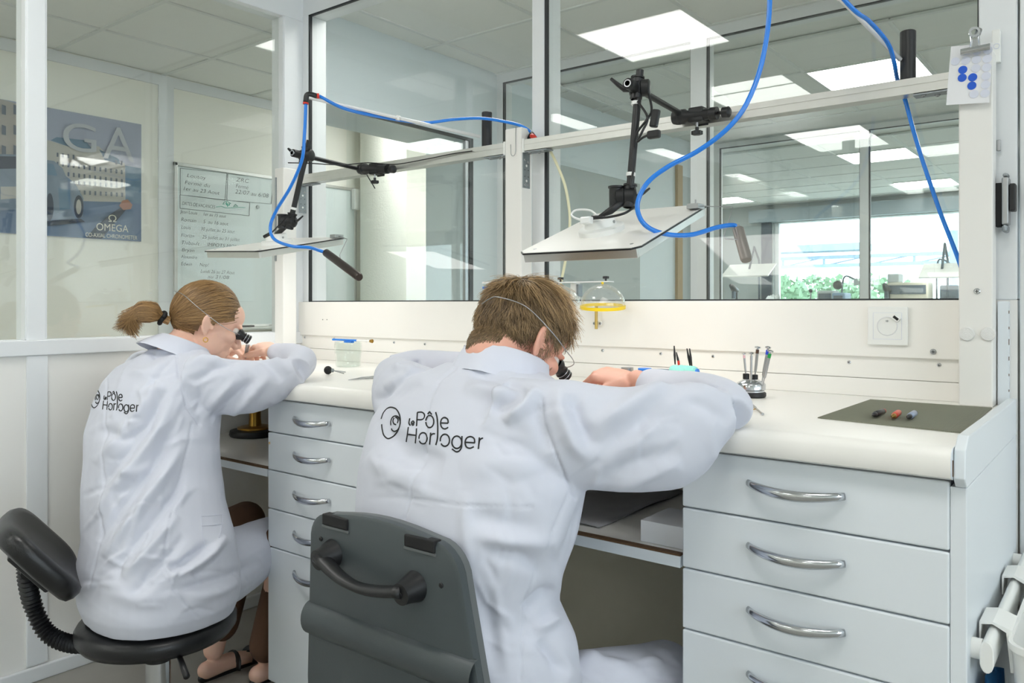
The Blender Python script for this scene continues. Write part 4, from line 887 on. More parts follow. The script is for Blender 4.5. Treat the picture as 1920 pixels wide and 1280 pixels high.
MB().loft([rect_ring(-1.24, -.80, .98, 1.40, .295, .07), rect_ring(-1.25, -.79, .97, 1.41, .32, .08), rect_ring(-1.24, -.80, .98, 1.40, .345, .08)]).build('seat', 'grey_shell', ch, smooth=.8)
MB().tube([(-1.02, 1.15, .29), (-1.02, 1.0, .27), (-1.02, .945, .31), (-1.02, .95, .45)], .02, 12).build('back_arm', 'black_plastic', ch, smooth=True)
MB().cyl((-1.02, 1.18, .08), (-1.02, 1.18, .30), .025, n=20).build('gas_column', 'black_plastic', ch, smooth=SM)
for k in range(5):
    a = 2*math.pi*k/5+.3; d = Vector((math.cos(a), math.sin(a), 0)); c = Vector((-1.02, 1.18, 0))
    MB().tube([c+Vector((0, 0, .09)), c+d*.15+Vector((0, 0, .085)), c+d*.27+Vector((0, 0, .065))], [.026, .02, .015], 10).build('base_leg', 'black_plastic', ch, smooth=True)
    MB().cyl(c+d*.27+d.cross(Vector((0, 0, 1)))*-.02+Vector((0, 0, .026)), c+d*.27+d.cross(Vector((0, 0, 1)))*.02+Vector((0, 0, .026)), .025, n=18).build('castor', 'black_plastic', ch, smooth=SM)
# ---------------------------------------------------------------- stool of the woman
SX, SY = -1.945, 1.04; sl = empty('work_stool', (SX, SY, 0), 'black swivel stool with a ribbed bellows backrest under the woman', 'stool')
MB().lathe([(0, .296), (.15, .298), (.178, .306), (.188, .320), (.189, .338), (.182, .350), (.16, .356), (0, .352)], (SX, SY, 0), n=48).build('seat', 'black_vinyl', sl, smooth=True)
MB().cyl((SX, SY, .24), (SX, SY, .297), .016, n=20).build('piston', 'chrome', sl, smooth=SM)
MB().lathe([(.029, .242), (.033, .240), (.033, .262), (.029, .264)], (SX, SY, 0), n=24).build('collar', 'black_plastic', sl, smooth=SM)
MB().cyl((SX, SY, .06), (SX, SY, .242), .0295, n=28).build('column', 'chrome', sl, smooth=SM)
l0, l1 = PY(322, 1190, 1.04), PY(350, 1268, .98)
MB().tube([(SX+.03, SY-.0, .293), l0, l0.lerp(l1, .5)], .004, 10).build('lever', 'black_plastic', sl, smooth=True); MB().tube([l0.lerp(l1, .45), l1], [.0065, .0075], 10).build('lever_grip', 'black_plastic', sl, smooth=True)
for k in range(5):
    a = 2*math.pi*k/5+.1; d = Vector((math.cos(a), math.sin(a), 0)); c = Vector((SX, SY, 0))
    MB().tube([c+Vector((0, 0, .085)), c+d*.15+Vector((0, 0, .075)), c+d*.26+Vector((0, 0, .055))], [.026, .02, .015], 10).build('base_leg', 'black_plastic', sl, smooth=True)
    MB().cyl(c+d*.26+d.cross(Vector((0, 0, 1)))*-.02+Vector((0, 0, .025)), c+d*.26+d.cross(Vector((0, 0, 1)))*.02+Vector((0, 0, .025)), .024, n=18).build('castor', 'black_plastic', sl, smooth=SM)
bt = bez([PY(48, 1040, .80), PY(50, 1080, .80), PY(62, 1135, .82), PY(88, 1185, .84), PY(130, 1206, .87), PY(175, 1205, .90), PY(215, 1188, .93), PY(250, 1180, .96)], 14)
rs = []
for k in range(len(bt)): rs.append(.0215 if k % 2 else .0165)
MB().tube(bt, rs, 20).build('bellows', 'black_plastic', sl, smooth=.9)
# padded backrest, reclined, seen nearly edge-on
bc = PY(70, 1042, .80); nrm = Vector((.364, .931, 0)).normalized(); wd = Vector((-.931, .364, 0)); upv = (Vector((0, 0, 1))*.76-nrm*.65).normalized(); nn = upv.cross(wd).normalized()
if nn.dot(nrm) < 0: nn = -nn
rings = []
for k, (off, s) in enumerate(((-.024, .86), (-.02, .95), (-.006, 1.0), (.010, 1.0), (.022, .95), (.029, .8), (.031, .5))):
    r_ = []
    for j in range(40):
        a = 2*math.pi*j/40; ca, sa = math.cos(a), math.sin(a); e = 2/3.5
        x = .165*s*math.copysign(abs(ca)**e, ca); y = .115*s*math.copysign(abs(sa)**e, sa)
        r_.append(bc+wd*x+upv*y+nn*(off+.9*x*x-.05*math.cos(y*12)*.15))
    rings.append(r_)
MB().loft(rings).build('backrest', 'black_vinyl', sl, smooth=True)
bk = bc-nn*.026
MB().box(-.05, .05, -.07, .05, -.012, .0, Matrix.Translation(bk) @ Matrix((wd, upv, nn)).transposed().to_4x4()).build('back_plate', 'black_plastic', sl, bevel=.005)
MB().tube([bk-upv*.02-nn*.01, PY(48, 1040, .80)], [.02, .02], 14).build('tube_head', 'black_plastic', sl, smooth=SM)
# ---------------------------------------------------------------- people
def remeshed(mb, voxel, smooth_it):
    me = bpy.data.meshes.new('tmp'); me.from_pydata(mb.v, [], mb.f)
    bm = bmesh.new(); bm.from_mesh(me); bmesh.ops.recalc_face_normals(bm, faces=bm.faces); bm.to_mesh(me); bm.free()
    o = bpy.data.objects.new('tmp', me); col.objects.link(o)
    r = o.modifiers.new('r', 'REMESH'); r.mode = 'VOXEL'; r.voxel_size = voxel; r.adaptivity = 0
    if smooth_it: s = o.modifiers.new('s', 'SMOOTH'); s.factor = .5; s.iterations = smooth_it
    res = evalmesh(o); bpy.data.objects.remove(o); bpy.data.meshes.remove(me); return res
def getco(me):
    a = np.zeros(len(me.vertices)*3); me.vertices.foreach_get('co', a); return a.reshape(-1, 3)
def getno(me):
    a = np.zeros(len(me.vertices)*3); me.vertices.foreach_get('normal', a); return a.reshape(-1, 3)
def setco(me, a): me.vertices.foreach_set('co', a.ravel()); me.update()
def chain(mb, pts, rad, n=18, sub=5, flat=1.):
    # flat list of points with radii, smooth tapering limb with rounded ends
    P = bez([Vector(p) for p in pts], sub) if len(pts) > 2 else [Vector(p) for p in pts]
    m = len(pts)-1; R_ = []
    for k in range(len(P)):
        t = k/(len(P)-1)*m; i = min(int(t), m-1); R_.append(rad[i]+(rad[i+1]-rad[i])*(t-i))
    mb.tube(P, R_, n, flat=flat); mb.ell(P[0], (R_[0],)*3, None, 14, 10); mb.ell(P[-1], (R_[-1],)*3, None, 14, 10)
def oval(mb, pts, rv, rh, n=28, sub=4):
    P = bez(pts, sub); m = len(pts)-1; rings = []
    for k, p in enumerate(P):
        t = k/(len(P)-1)*m; i = min(int(t), m-1); f = t-i
        a = rv[i]+(rv[i+1]-rv[i])*f; b = rh[i]+(rh[i+1]-rh[i])*f
        d = (P[min(k+1, len(P)-1)]-P[max(k-1, 0)]).normalized(); up = (Vector((0, 0, 1))-d*d.z).normalized(); s = d.cross(up)
        rings.append([p+up*a*math.sin(2*math.pi*j/n)+s*b*math.cos(2*math.pi*j/n) for j in range(n)])
    mb.loft(rings)
def torso(mb, secs, yaw, n=40, pw=2.4):
    c, s = math.cos(yaw), math.sin(yaw); rings = []
    Z = [q[0] for q in secs]
    zz = np.linspace(Z[0], Z[-1], 36)
    for z in zz:
        v = [np.interp(z, Z, [q[i] for q in secs]) for i in range(1, 5)]
        r_ = []
        for j in range(n):
            a = 2*math.pi*j/n; ca, sa = math.cos(a), math.sin(a)
            x = v[2]*math.copysign(abs(ca)**(2/pw), ca); y = v[3]*math.copysign(abs(sa)**(2/pw), sa)
            r_.append(Vector((v[0]+x*c-y*s, v[1]+x*s+y*c, z)))
        rings.append(r_)
    mb.loft(rings)
def creases(n, x0, x1, y0, y1, ang, spread, Lr, w, amp, seed):
    # small cloth creases running mostly along one direction
    r = random.Random(seed); out = []
    for k in range(n):
        x, y = r.uniform(x0, x1), r.uniform(y0, y1); a = math.radians(ang+r.gauss(0, spread)); L = r.uniform(*Lr); c = r.gauss(0, .18); s = 1 if r.random() < .5 else -1
        dx, dy = math.cos(a), math.sin(a); out.append(([(x-dx*L/2, y-dy*L/2), (x-dy*L*c, y+dx*L*c), (x+dx*L/2, y+dy*L/2)], w*r.uniform(.7, 1.5), s*amp*r.uniform(.4, 1.2)))
    return out
def fold_field(me, folds, noise_amp, seed, nscale=1., scale=2.1):
    co = getco(me); no = getno(me); q = co-np.array(_C); F_ = np.array(_F); R_ = np.array(_R)
    d = q@F_; px = 960+FPX*(q@R_)/d; py = HOR-FPX*q[:, 2]/d
    view = q/np.linalg.norm(q, axis=1)[:, None]; fac = np.clip((-(no*view).sum(1)-.05)/.35, 0, 1)
    disp = np.zeros(len(co)); P = np.stack([px, py], 1)
    for pl, w, amp in folds:
        pl = np.array(pl, float); best = np.full(len(co), 1e9); tt = np.zeros(len(co)); L = np.hypot(*np.diff(pl, axis=0).T); cum = np.concatenate([[0], np.cumsum(L)]); tot = cum[-1]
        for k in range(len(pl)-1):
            a, b = pl[k], pl[k+1]; ab = b-a; t = np.clip(((P-a)@ab)/(ab@ab), 0, 1); dd = np.hypot(*(P-(a+t[:, None]*ab)).T)
            m = dd < best; best[m] = dd[m]; tt[m] = (cum[k]+t[m]*L[k])/tot
        taper = 1. if abs(w) < 3 else np.clip(np.minimum(tt, 1-tt)/.28, 0, 1)**.8
        disp += amp*scale*np.exp(-(best/abs(w))**2)*taper*fac
    rng = np.random.RandomState(seed)
    for k in range(14):
        v = rng.normal(size=3); v /= np.linalg.norm(v); fq = rng.uniform(14, 60)*nscale; wv = rng.normal(size=3)*12
        disp += noise_amp/14**.5*(1-2*np.abs(np.sin(co@v*fq*.5+.8*np.sin(co@wv+k)+rng.uniform(0, 6))))*(20/fq)
    disp = np.maximum(disp, -.014)
    setco(me, co+no*disp[:, None])
def link_mesh(name, me, mats, parent, loc=None):
    o = bpy.data.objects.new(name, me); col.objects.link(o)
    off = wl(parent) if parent is not None else Vector(loc)
    co = getco(me); setco(me, co-np.array(off)); o.location = (0, 0, 0) if parent is not None else off; o.parent = parent
    me.materials.clear()
    for m in (mats if isinstance(mats, (list, tuple)) else [mats]): me.materials.append(MATS[m])
    me.polygons.foreach_set('use_smooth', [True]*len(me.polygons)); return o
def head_matrix(c, yaw, pitch, roll=0., s=1.):
    return Matrix.Translation(Vector(c)) @ Matrix.Rotation(yaw, 4, 'Z') @ Matrix.Rotation(-pitch, 4, 'X') @ Matrix.Rotation(roll, 4, 'Y') @ Matrix.Scale(s, 4)
SKC = Vector((0, -.012, .022)); SKR = (.0755, .0965, .0925)
def build_head(mb, M, neck_to, nr=(.056, .064)):
    M3 = M.to_3x3()
    def E(c, r, R3=None): mb.ell(M @ Vector(c), r, M3 if R3 is None else M3 @ R3, 28, 20)
    E(SKC, SKR); E((0, .03, -.03), (.062, .062, .068)); E((0, .048, -.075), (.043, .042, .036)); E((0, .05, .04), (.058, .045, .045))
    E((.04, .02, -.055), (.026, .045, .042)); E((-.04, .02, -.055), (.026, .045, .042)); E((.042, .06, -.02), (.024, .026, .02)); E((-.042, .06, -.02), (.024, .026, .02))
    E((0, .085, .018), (.05, .012, .011))   # brow
    mb.tube([M @ Vector(p) for p in ((0, .088, .012), (0, .099, -.012), (0, .111, -.034), (0, .098, -.044))], [.007, .0095, .0125, .009], 12)
    E((.011, .098, -.038), (.008, .009, .007)); E((-.011, .098, -.038), (.008, .009, .007))
    E((0, .088, -.060), (.022, .009, .0045)); E((0, .087, -.069), (.02, .009, .0055)); E((0, .079, -.095), (.02, .016, .015))
    for s in (1, -1):   # ears
        c = Vector((s*.0775, -.010, -.012)); bk = Vector((s*.42, -.90, 0)).normalized(); up_ = Vector((0, -.18, 1)).normalized()
        hx = [M @ (c+bk*(.0155*math.sin(th)+.004)+up_*(.0255*math.cos(th))) for th in [math.radians(-35+k*16) for k in range(15)]]
        mb.tube(hx, [.0045]*10+[.005, .0055, .0065, .0065, .006], 10)
        Re = Matrix.Rotation(s*.42, 3, 'Z')
        mb.ell(M @ (c+bk*.005), (.0045, .0155, .027), M3 @ Re @ Matrix.Rotation(.18, 3, 'X'), 16, 12); mb.ell(M @ (c+bk*.004-up_*.026), (.0055, .0085, .010), M3 @ Re, 14, 10)
        mb.ell(M @ Vector((s*.078, .004, -.016)), (.005, .005, .008), M3, 12, 8)
    chain(mb, [M @ Vector((0, -.028, -.02)), M @ Vector((0, -.035, -.075)), Vector(neck_to)], [nr[0]*1.02, nr[0], nr[1]], 24)
def hand(mb, wrist, fwd, up, thumb_side, curls, s=1., spread=.12, thumb_bend=(.5, .5)):
    wrist = Vector(wrist); f = Vector(fwd).normalized(); u = Vector(up); u = (u-f*u.dot(f)).normalized(); lat = Vector(thumb_side); lat = (lat-f*lat.dot(f)-u*lat.dot(u)).normalized()
    M = Matrix((f, lat, u)).transposed()
    mb.ell(wrist+f*.048*s, (.052*s, .040*s, .0145*s), M, 22, 14); mb.ell(wrist+f*.072*s, (.026*s, .041*s, .0135*s), M, 20, 12); mb.ell(wrist+f*.035*s+lat*.022*s-u*.004*s, (.036*s, .017*s, .014*s), M, 18, 12)
    for k, (o, L) in enumerate(((.028, .073), (.0095, .081), (-.0095, .075), (-.027, .058))):
        b = wrist+f*(.088-.004*abs(k-1))*s+lat*o*s; d = (f+lat*(spread*(1.2-k*.8))).normalized(); ang = 0; pts = [b-d*.018*s, b]; c = curls[k]
        for seg, fr in enumerate((.46, .30, .24)):
            ang += c[seg]; v = d*math.cos(ang)-u*math.sin(ang); pts.append(pts[-1]+v*L*fr*s)
        r = (.0092, .0095, .0090, .0078)[k]*s
        mb.tube([p for p in bez(pts, 4)], [r*(1.05-.28*i/(4*4)) for i in range(4*4+1)], 12); mb.ell(pts[-1], (r*.8,)*3, None, 12, 10)
        mb.ell(pts[2], (r*1.02,)*3, None, 12, 8); mb.ell(b+u*.002*s, (r*1.12, r*1.05, r*1.0), M, 12, 8)
    b = wrist+f*.03*s+lat*.030*s-u*.004*s; d = (f*.72+lat*.62-u*.25).normalized(); pts = [b-d*.015*s, b+d*.012*s, b+d*.04*s]
    d2 = (f*.95-lat*.12*thumb_bend[0]*2-u*.35*thumb_bend[1]*2).normalized(); pts.append(pts[-1]+d2*.030*s); pts.append(pts[-1]+(d2+f*.2).normalized()*.022*s)
    mb.tube(bez(pts, 4), [.0135*s-.005*s*i/16 for i in range(17)], 12); mb.ell(pts[-1], (.0085*s,)*3, None, 12, 10)
    tips = pts[-1]; return tips

# hair: strands laid on the scalp as thin ribbons
def ribbons(strands, widths, cols):
    V = []; Fc = []; Cc = []
    for (pts, nrm), w, c in zip(strands, widths, cols):
        m = len(pts); o = len(V)
        for i in range(m):
            t = pts[min(i+1, m-1)]-pts[max(i-1, 0)]; s = t.cross(nrm[i])
            if s.length < 1e-9: s = Vector((1, 0, 0))
            s.normalize(); k = i/(m-1); ww = w*(1-.75*k*k); lift = nrm[i]*w*.35
            V += [pts[i]-s*ww*.5, pts[i]+lift, pts[i]+s*ww*.5]; Cc += [c, tuple(min(1, x*1.12) for x in c), c]
        for i in range(m-1):
            a = o+3*i; Fc += [(a, a+1, a+4, a+3), (a+1, a+2, a+5, a+4)]
    return V, Fc, Cc
def hair_object(parent, V, Fc, Cc, name='hair'):
    me = bpy.data.meshes.new(name); off = wl(parent); me.from_pydata([tuple(Vector(v)-off) for v in V], [], Fc)
    ca = me.color_attributes.new('col', 'FLOAT_COLOR', 'POINT'); ca.data.foreach_set('color', np.array([(*c, 1) for c in Cc]).ravel())
    me.materials.append(MATS['hair']); me.polygons.foreach_set('use_smooth', [True]*len(me.polygons))
    o = bpy.data.objects.new(name, me); col.objects.link(o); o.parent = parent; return o
def scalp(dirv, grow=1.0):
    d = Vector(dirv).normalized(); p = Vector((d.x*SKR[0]*grow, d.y*SKR[1]*grow, d.z*SKR[2]*grow))
    n = Vector((p.x/SKR[0]**2, p.y/SKR[1]**2, p.z/SKR[2]**2)).normalized(); return SKC+p, n
def onto(p, h):
    q = Vector(p)-SKC; k = math.sqrt((q.x/SKR[0])**2+(q.y/SKR[1])**2+(q.z/SKR[2])**2); s = q/k
    n = Vector((s.x/SKR[0]**2, s.y/SKR[1]**2, s.z/SKR[2]**2)).normalized(); return SKC+s+n*h, n
def fib(n):
    g = math.pi*(3-math.sqrt(5))
    for i in range(n):
        z = 1-2*(i+.5)/n; r = math.sqrt(1-z*z); yield Vector((r*math.cos(g*i), r*math.sin(g*i), z))
def cap_mesh(M, mask, h, colr):
    V = []; Fc = []; nu, nv = 64, 40; idx = {}
    for i in range(nv+1):
        for j in range(nu):
            th = math.pi*i/nv; a = 2*math.pi*j/nu; p, n = scalp((math.sin(th)*math.cos(a), math.sin(th)*math.sin(a), math.cos(th))); idx[(i, j)] = (p, n)
    keep = {}
    for i in range(nv):
        for j in range(nu):
            q = [(i, j), (i, (j+1) % nu), (i+1, (j+1) % nu), (i+1, j)]
            c = sum((idx[k][0] for k in q), Vector())/4
            if mask(c):
                f = []
                for k in q:
                    if k not in keep: keep[k] = len(V); V.append(M @ (idx[k][0]+idx[k][1]*h))
                    f.append(keep[k])
                Fc.append(tuple(f))
    return V, Fc, [colr]*len(V)
def stroke(coat_bvh, strokes, w, parent, name, m, mapf=lambda p: p):
    mb = MB(); off = .0012
    for st in strokes:
        P = [Vector((*mapf(p), 0)) for p in st]; P = bez(P, 8) if len(P) > 2 else [P[0].lerp(P[1], k/8) for k in range(9)]
        run = []
        def flush():
            if len(run) > 2:
                rg = []
                for i, (h, n) in enumerate(run):
                    t = (run[min(i+1, len(run)-1)][0]-run[max(i-1, 0)][0]); s = t.cross(n)
                    if s.length < 1e-9: continue
                    s.normalize(); rg.append([h+n*.0003-s*w, h+n*off-s*w*.9, h+n*off+s*w*.9, h+n*.0003+s*w])
                if len(rg) > 1: mb.loft(rg)
            run.clear()
        for p in P:
            r = ray(p.x, p.y).normalized(); hit, n, i, d = coat_bvh.ray_cast(_C, r)
            if hit is None or d > 2.9 or (run and (hit-run[-1][0]).length > .03): flush()
            if hit is not None and d <= 2.9: run.append((hit, n if n.dot(r) < 0 else -n))
        flush()
    if mb.v: return mb.build(name, m, parent)
def ellp(cx, cy, rx, ry, a0, a1, n=14, sk=0.): return [(cx+rx*math.cos(math.radians(a0+(a1-a0)*k/n))-sk*ry*math.sin(math.radians(a0+(a1-a0)*k/n)), cy+ry*math.sin(math.radians(a0+(a1-a0)*k/n))) for k in range(n+1)]
LOGO = [[(313, 607), (330, 560), (358, 527), (390, 515), (428, 528), (455, 570), (463, 625), (452, 682), (425, 725), (400, 748), (365, 760), (335, 735), (322, 690), (317, 650)],
        [(390, 655), (389, 625), (402, 594), (428, 583), (452, 597), (463, 640), (447, 686), (418, 703), (400, 694), (394, 682)],
        [(415, 598), (406, 622), (415, 645), (430, 651)], [(440, 640), (446, 618), (440, 600), (426, 594)],
        [(537, 603), (531, 640), (541, 657)], [(552, 640), (570, 640), (567, 626), (560, 624), (552, 632), (553, 648), (562, 655), (571, 651)],
        [(597, 555), (590, 662)], [(597, 555), (630, 554), (648, 566), (653, 585), (644, 605), (625, 613), (596, 612)],
        ellp(693, 627, 32, 47, -172, 174), [(676, 569), (692, 550)], [(692, 550), (709, 572)],
        [(740, 555), (751, 600), (756, 680), (753, 760), (741, 810)],
        [(779, 638), (838, 640)], [(838, 640), (833, 610), (810, 595), (787, 608), (778, 640), (787, 672), (812, 685), (838, 673)],
        [(526, 672), (519, 725), (510, 785)], [(590, 682), (587, 735), (581, 795)], [(519, 725), (587, 735)],
        ellp(641, 757, 32, 43, -185, 150), [(700, 715), (697, 760), (692, 806)], [(696, 755), (704, 733), (718, 723), (734, 723)],
        ellp(812, 773, 36, 47, -190, 145), ellp(905, 789, 38, 48, 0, 360, 20), [(945, 742), (944, 790), (940, 830), (925, 856), (900, 863), (868, 842)],
        [(970, 788), (1045, 793)], [(1045, 793), (1040, 760), (1012, 745), (982, 757), (970, 790), (980, 825), (1008, 836), (1038, 824)],
        [(1081, 752), (1078, 795), (1073, 842)], [(1078, 800), (1083, 775), (1094, 762), (1110, 756)]]
def man_logo(p): return 640+p[0]/4.174, 640+p[1]/4.174
def woman_logo(p):
    x, y = man_logo(p); xm, ym = (x-150)*2.43, (y-660)*2.43; xw = 105+(xm-1490)*.468; yw = 183+(ym-275)*.576-.05*(xw-105); return 150+xw/2.43, 660+yw/2.43
def collar(parent, c, rx, ry, tilt, yaw, h1, h2, flare, name='collar', back=0.):
    # stand-and-fall collar band around the neck, open at the front
    M = Matrix.Translation(Vector(c)) @ Matrix.Rotation(yaw, 4, 'Z') @ Matrix.Rotation(-tilt, 4, 'X'); mb = MB(); rings = []
    n = 40
    for k in range(n+1):
        a = math.radians(-90-150+300*k/n); ca, sa = math.cos(a), math.sin(a); w = .0015*math.sin(k*.9)+.001*math.sin(k*2.3); e = abs(k/n*2-1)
        bk = max(0, -sa)
        pf = [(0, 0), (.002, h1*.6), (.003, h1), (.008, h1+.004), (.014+w, h1), (.014+flare*.6+w+back*bk, h1-h2*.55), (.014+flare+w*2+back*1.6*bk, h1-h2*(1+.15*e)), (.0115+flare+w*2+back*1.6*bk, h1-h2*(1+.15*e)), (.011+flare*.5+w+back*bk, h1-h2*.55), (.0095, h1-.004), (.004, h1-.006), (.0015, 0)]
        rings.append([M @ Vector(((rx+o)*ca, (ry+o)*sa, z)) for o, z in pf])
    mb.loft(rings); return mb.build(name, 'coat_collar', parent, smooth=1.0)
def eye(parent, M, s):
    o = MB(); c = M @ Vector((s*.032, .079, .003)); o.ell(c, (.0115,)*3, None, 14, 10).build('eye', 'eye_white', parent, smooth=True)

# ===== the man
HM = head_matrix((-.984, 1.288, 1.066), math.radians(-11), math.radians(40), 0)
body = MB(); build_head(body, HM, (-.998, 1.236, .995))
body.ell((-1.02, 1.185, .90), (.165, .09, .09), Matrix.Rotation(-.12, 3, 'Z')); body.ell((-1.01, 1.12, .74), (.15, .10, .20)); body.ell((-1.0, 1.14, .53), (.15, .105, .12))
RS, RE, RW = Vector((-.85, 1.14, .925)), Vector((-.578, 1.308, .948)), Vector((-.80, 1.437, .978))
LS, LE, LW = Vector((-1.20, 1.20, .93)), Vector((-1.41, 1.35, .965)), Vector((-1.16, 1.475, .958))
chain(body, [RS, RS.lerp(RE, .5), RE], [.036, .030, .018]); chain(body, [RE, RE.lerp(RW, .4), RW], [.018, .018, .024])
chain(body, [LS, LS.lerp(LE, .5), LE], [.036, .030, .024]); chain(body, [LE, LE.lerp(LW, .4), LW], [.024, .025, .026])
tipR = hand(body, RW, (-.97, -.12, .12), (-.05, -.25, 1), (.1, -1, -.25), [(.75, .75, .4), (.85, .8, .45), (.95, .85, .45), (1.0, .9, .5)], 1.0, thumb_bend=(.35, .5))
tipL = hand(body, LW, (.93, .06, .10), (0, -.1, 1), (.2, -1, 0), [(.55, .7, .4), (.7, .8, .4), (.8, .8, .45), (.9, .9, .5)], 1.0, thumb_bend=(.35, .5))
for hx, kx in ((-.93, -.775), (-1.09, -1.20)):
    H0, K0 = Vector((hx, 1.12, .43)), Vector((kx, 1.46, .385)); A0 = Vector((kx, 1.50, .09)); chain(body, [H0, H0.lerp(K0, .5), K0], [.055, .05, .044]); chain(body, [K0, K0.lerp(A0, .4), A0], [.044, .045, .036]); chain(body, [A0-Vector((0, .03, .05)), A0+Vector((0, .10, -.055)), A0+Vector((0, .17, -.06))], [.034, .032, .026])
man = link_mesh('person', remeshed(body, .0034, 4), 'skin_red', None, (-1.0, 1.2, 0)); tag(man, 'blond man in a white lab coat bent over the bench on the grey chair', 'person')
for s in (1, -1): eye(man, HM, s)
ct = MB()
torso(ct, [(.348, -1.0, 1.145, .225, .165), (.45, -1.0, 1.14, .235, .168), (.535, -1.0, 1.135, .228, .162), (.60, -1.005, 1.122, .207, .150), (.66, -1.005, 1.12, .220, .152), (.74, -1.002, 1.13, .245, .158), (.82, -1.005, 1.15, .256, .160), (.90, -1.02, 1.175, .240, .150), (.95, -1.02, 1.195, .215, .135), (.985, -1.02, 1.21, .165, .115), (1.01, -1.018, 1.222, .11, .088), (1.022, -1.015, 1.228, .085, .074)], -.13)
oval(ct, [(-.90, 1.13, .92), (-.80, 1.155, .912), (-.70, 1.205, .903), (-.635, 1.25, .912), (-.588, 1.283, .934), (-.555, 1.318, .944)], [.085, .095, .094, .098, .074, .036], [.085, .080, .068, .058, .048, .036])
oval(ct, [(-.552, 1.316, .944), (-.572, 1.345, .957), (-.63, 1.385, .966), (-.70, 1.412, .968), (-.775, 1.431, .972)], [.036, .042, .045, .041, .036], [.038, .046, .048, .044, .038])
oval(ct, [(-1.14, 1.19, .935), (-1.23, 1.205, .935), (-1.33, 1.28, .945), (-1.415, 1.345, .962)], [.07, .083, .07, .05], [.07, .072, .062, .05])
oval(ct, [(-1.42, 1.345, .968), (-1.38, 1.40, .975), (-1.28, 1.44, .975), (-1.18, 1.47, .963)], [.045, .05, .046, .036], [.048, .052, .046, .038])
for hx, kx, r in ((-.94, -.775, 1), (-1.09, -1.20, 1)): oval(ct, [(hx, 1.12, .42), (hx*.6+kx*.4, 1.24, .40), (kx, 1.42, .388), (kx, 1.52, .375)], [.075, .068, .064, .058], [.11, .10, .085, .066])
coat_me = remeshed(ct, .0042, 9)
W = 14
mf = [  # (photo polyline, half width, height)  ridges + / valleys -
 ([(852, 690), (822, 712), (805, 745), (800, 800), (790, 855), (772, 915), (756, 975)], 2.2, -.0016),
 ([(1016, 742), (1018, 790), (1040, 845), (1062, 900), (1078, 935)], 2.2, -.0022), ([(1066, 925), (1035, 1000), (990, 1120), (978, 1200), (976, 1275)], 2.2, -.0014),
 ([(770, 934), (860, 947), (1000, 951)], 2., -.001),
 ([(1010, 722), (985, 760), (945, 792)], 12, .009), ([(985, 725), (955, 752), (920, 772)], 14, -.009), ([(1000, 735), (1010, 790), (1030, 850)], 14, -.006),
 ([(880, 700), (930, 706), (985, 722)], 9, -.006), ([(870, 725), (920, 735), (975, 735)], 13, .006), ([(1045, 720), (1050, 770), (1075, 830), (1110, 870)], 16, .007), ([(1075, 735), (1085, 790), (1110, 840)], 13, -.006),
 ([(1110, 800), (1160, 770), (1200, 745), (1260, 708)], 16, .006), ([(1120, 850), (1190, 800), (1250, 750)], 20, -.005), ([(1120, 905), (1190, 870), (1280, 840)], 16, -.004), ([(1140, 925), (1220, 895), (1280, 870)], 12, .004),
 ([(1290, 705), (1340, 725), (1385, 760)], 10, .004), ([(1280, 740), (1330, 765), (1370, 795)], 14, -.003),
 ([(700, 790), (730, 820), (760, 850), (830, 870)], 22, -.006), ([(690, 850), (740, 890), (800, 905)], 20, .004), ([(720, 730), (760, 710), (800, 690)], 13, .006), ([(700, 750), (745, 735), (790, 715)], 11, -.005), ([(735, 675), (750, 690), (785, 700)], 8, .005), ([(778, 672), (782, 690)], 6, -.006),
 ([(860, 880), (940, 870), (1020, 880)], 26, .004), ([(870, 960), (950, 985), (1020, 990)], 20, -.004), ([(900, 1040), (960, 1040), (1030, 1070)], 16, -.005), ([(880, 1000), (960, 1015), (1050, 1020)], 16, .004),
 ([(985, 1150), (1015, 1120), (1040, 1100)], 12, -.008), ([(1000, 1180), (1030, 1165), (1052, 1150)], 12, .006), ([(900, 1100), (920, 1180), (930, 1270)], 18, -.004), ([(1010, 1200), (1035, 1230), (1060, 1270)], 12, -.007), ([(1075, 1225), (1130, 1240), (1200, 1262)], 12, .005), ([(1095, 940), (1070, 1010), (1040, 1080)], 12, -.005), ([(870, 920), (875, 1000), (885, 1100)], 14, .003)]
mf += creases(26, 700, 1020, 700, 960, 20, 30, (50, 150), 7, .0009, 1)+creases(26, 1040, 1390, 720, 920, -35, 25, (50, 140), 7, .0011, 2)+creases(22, 880, 1080, 940, 1270, 75, 28, (60, 150), 8, .0012, 3)+creases(10, 1060, 1270, 1225, 1280, 15, 20, (40, 110), 7, .002, 4)
fold_field(coat_me, mf, .0030, 3)
coat = link_mesh('lab_coat', coat_me, 'coat', man); coat['label'] = 'white cotton lab coat'
dgm = coat.data; BV = BVHTree.FromPolygons([v.co+wl(man) for v in dgm.vertices], [p.vertices[:] for p in dgm.polygons])
stroke(BV, LOGO, .00125, coat, 'back_lettering', 'thread_black', man_logo)
collar(coat, (-.995, 1.240, .992), .073, .070, .36, -.08, .040, .056, .014, back=.004)
tr_ = MB()
for kx in (-.775, -1.20):
    tr_ = MB(); chain(tr_, [(kx, 1.44, .385), (kx, 1.475, .35), (kx, 1.49, .25), (kx, 1.50, .08)], [.05, .062, .064, .052]); link_mesh('trouser_leg', remeshed(tr_, .006, 3), 'trouser', man)
for kx in (-.775, -1.20):
    sh = MB(); chain(sh, [(kx, 1.475, .05), (kx, 1.56, .045), (kx, 1.68, .035)], [.044, .042, .034]); link_mesh('shoe', remeshed(sh, .005, 3), 'black_plastic', man)
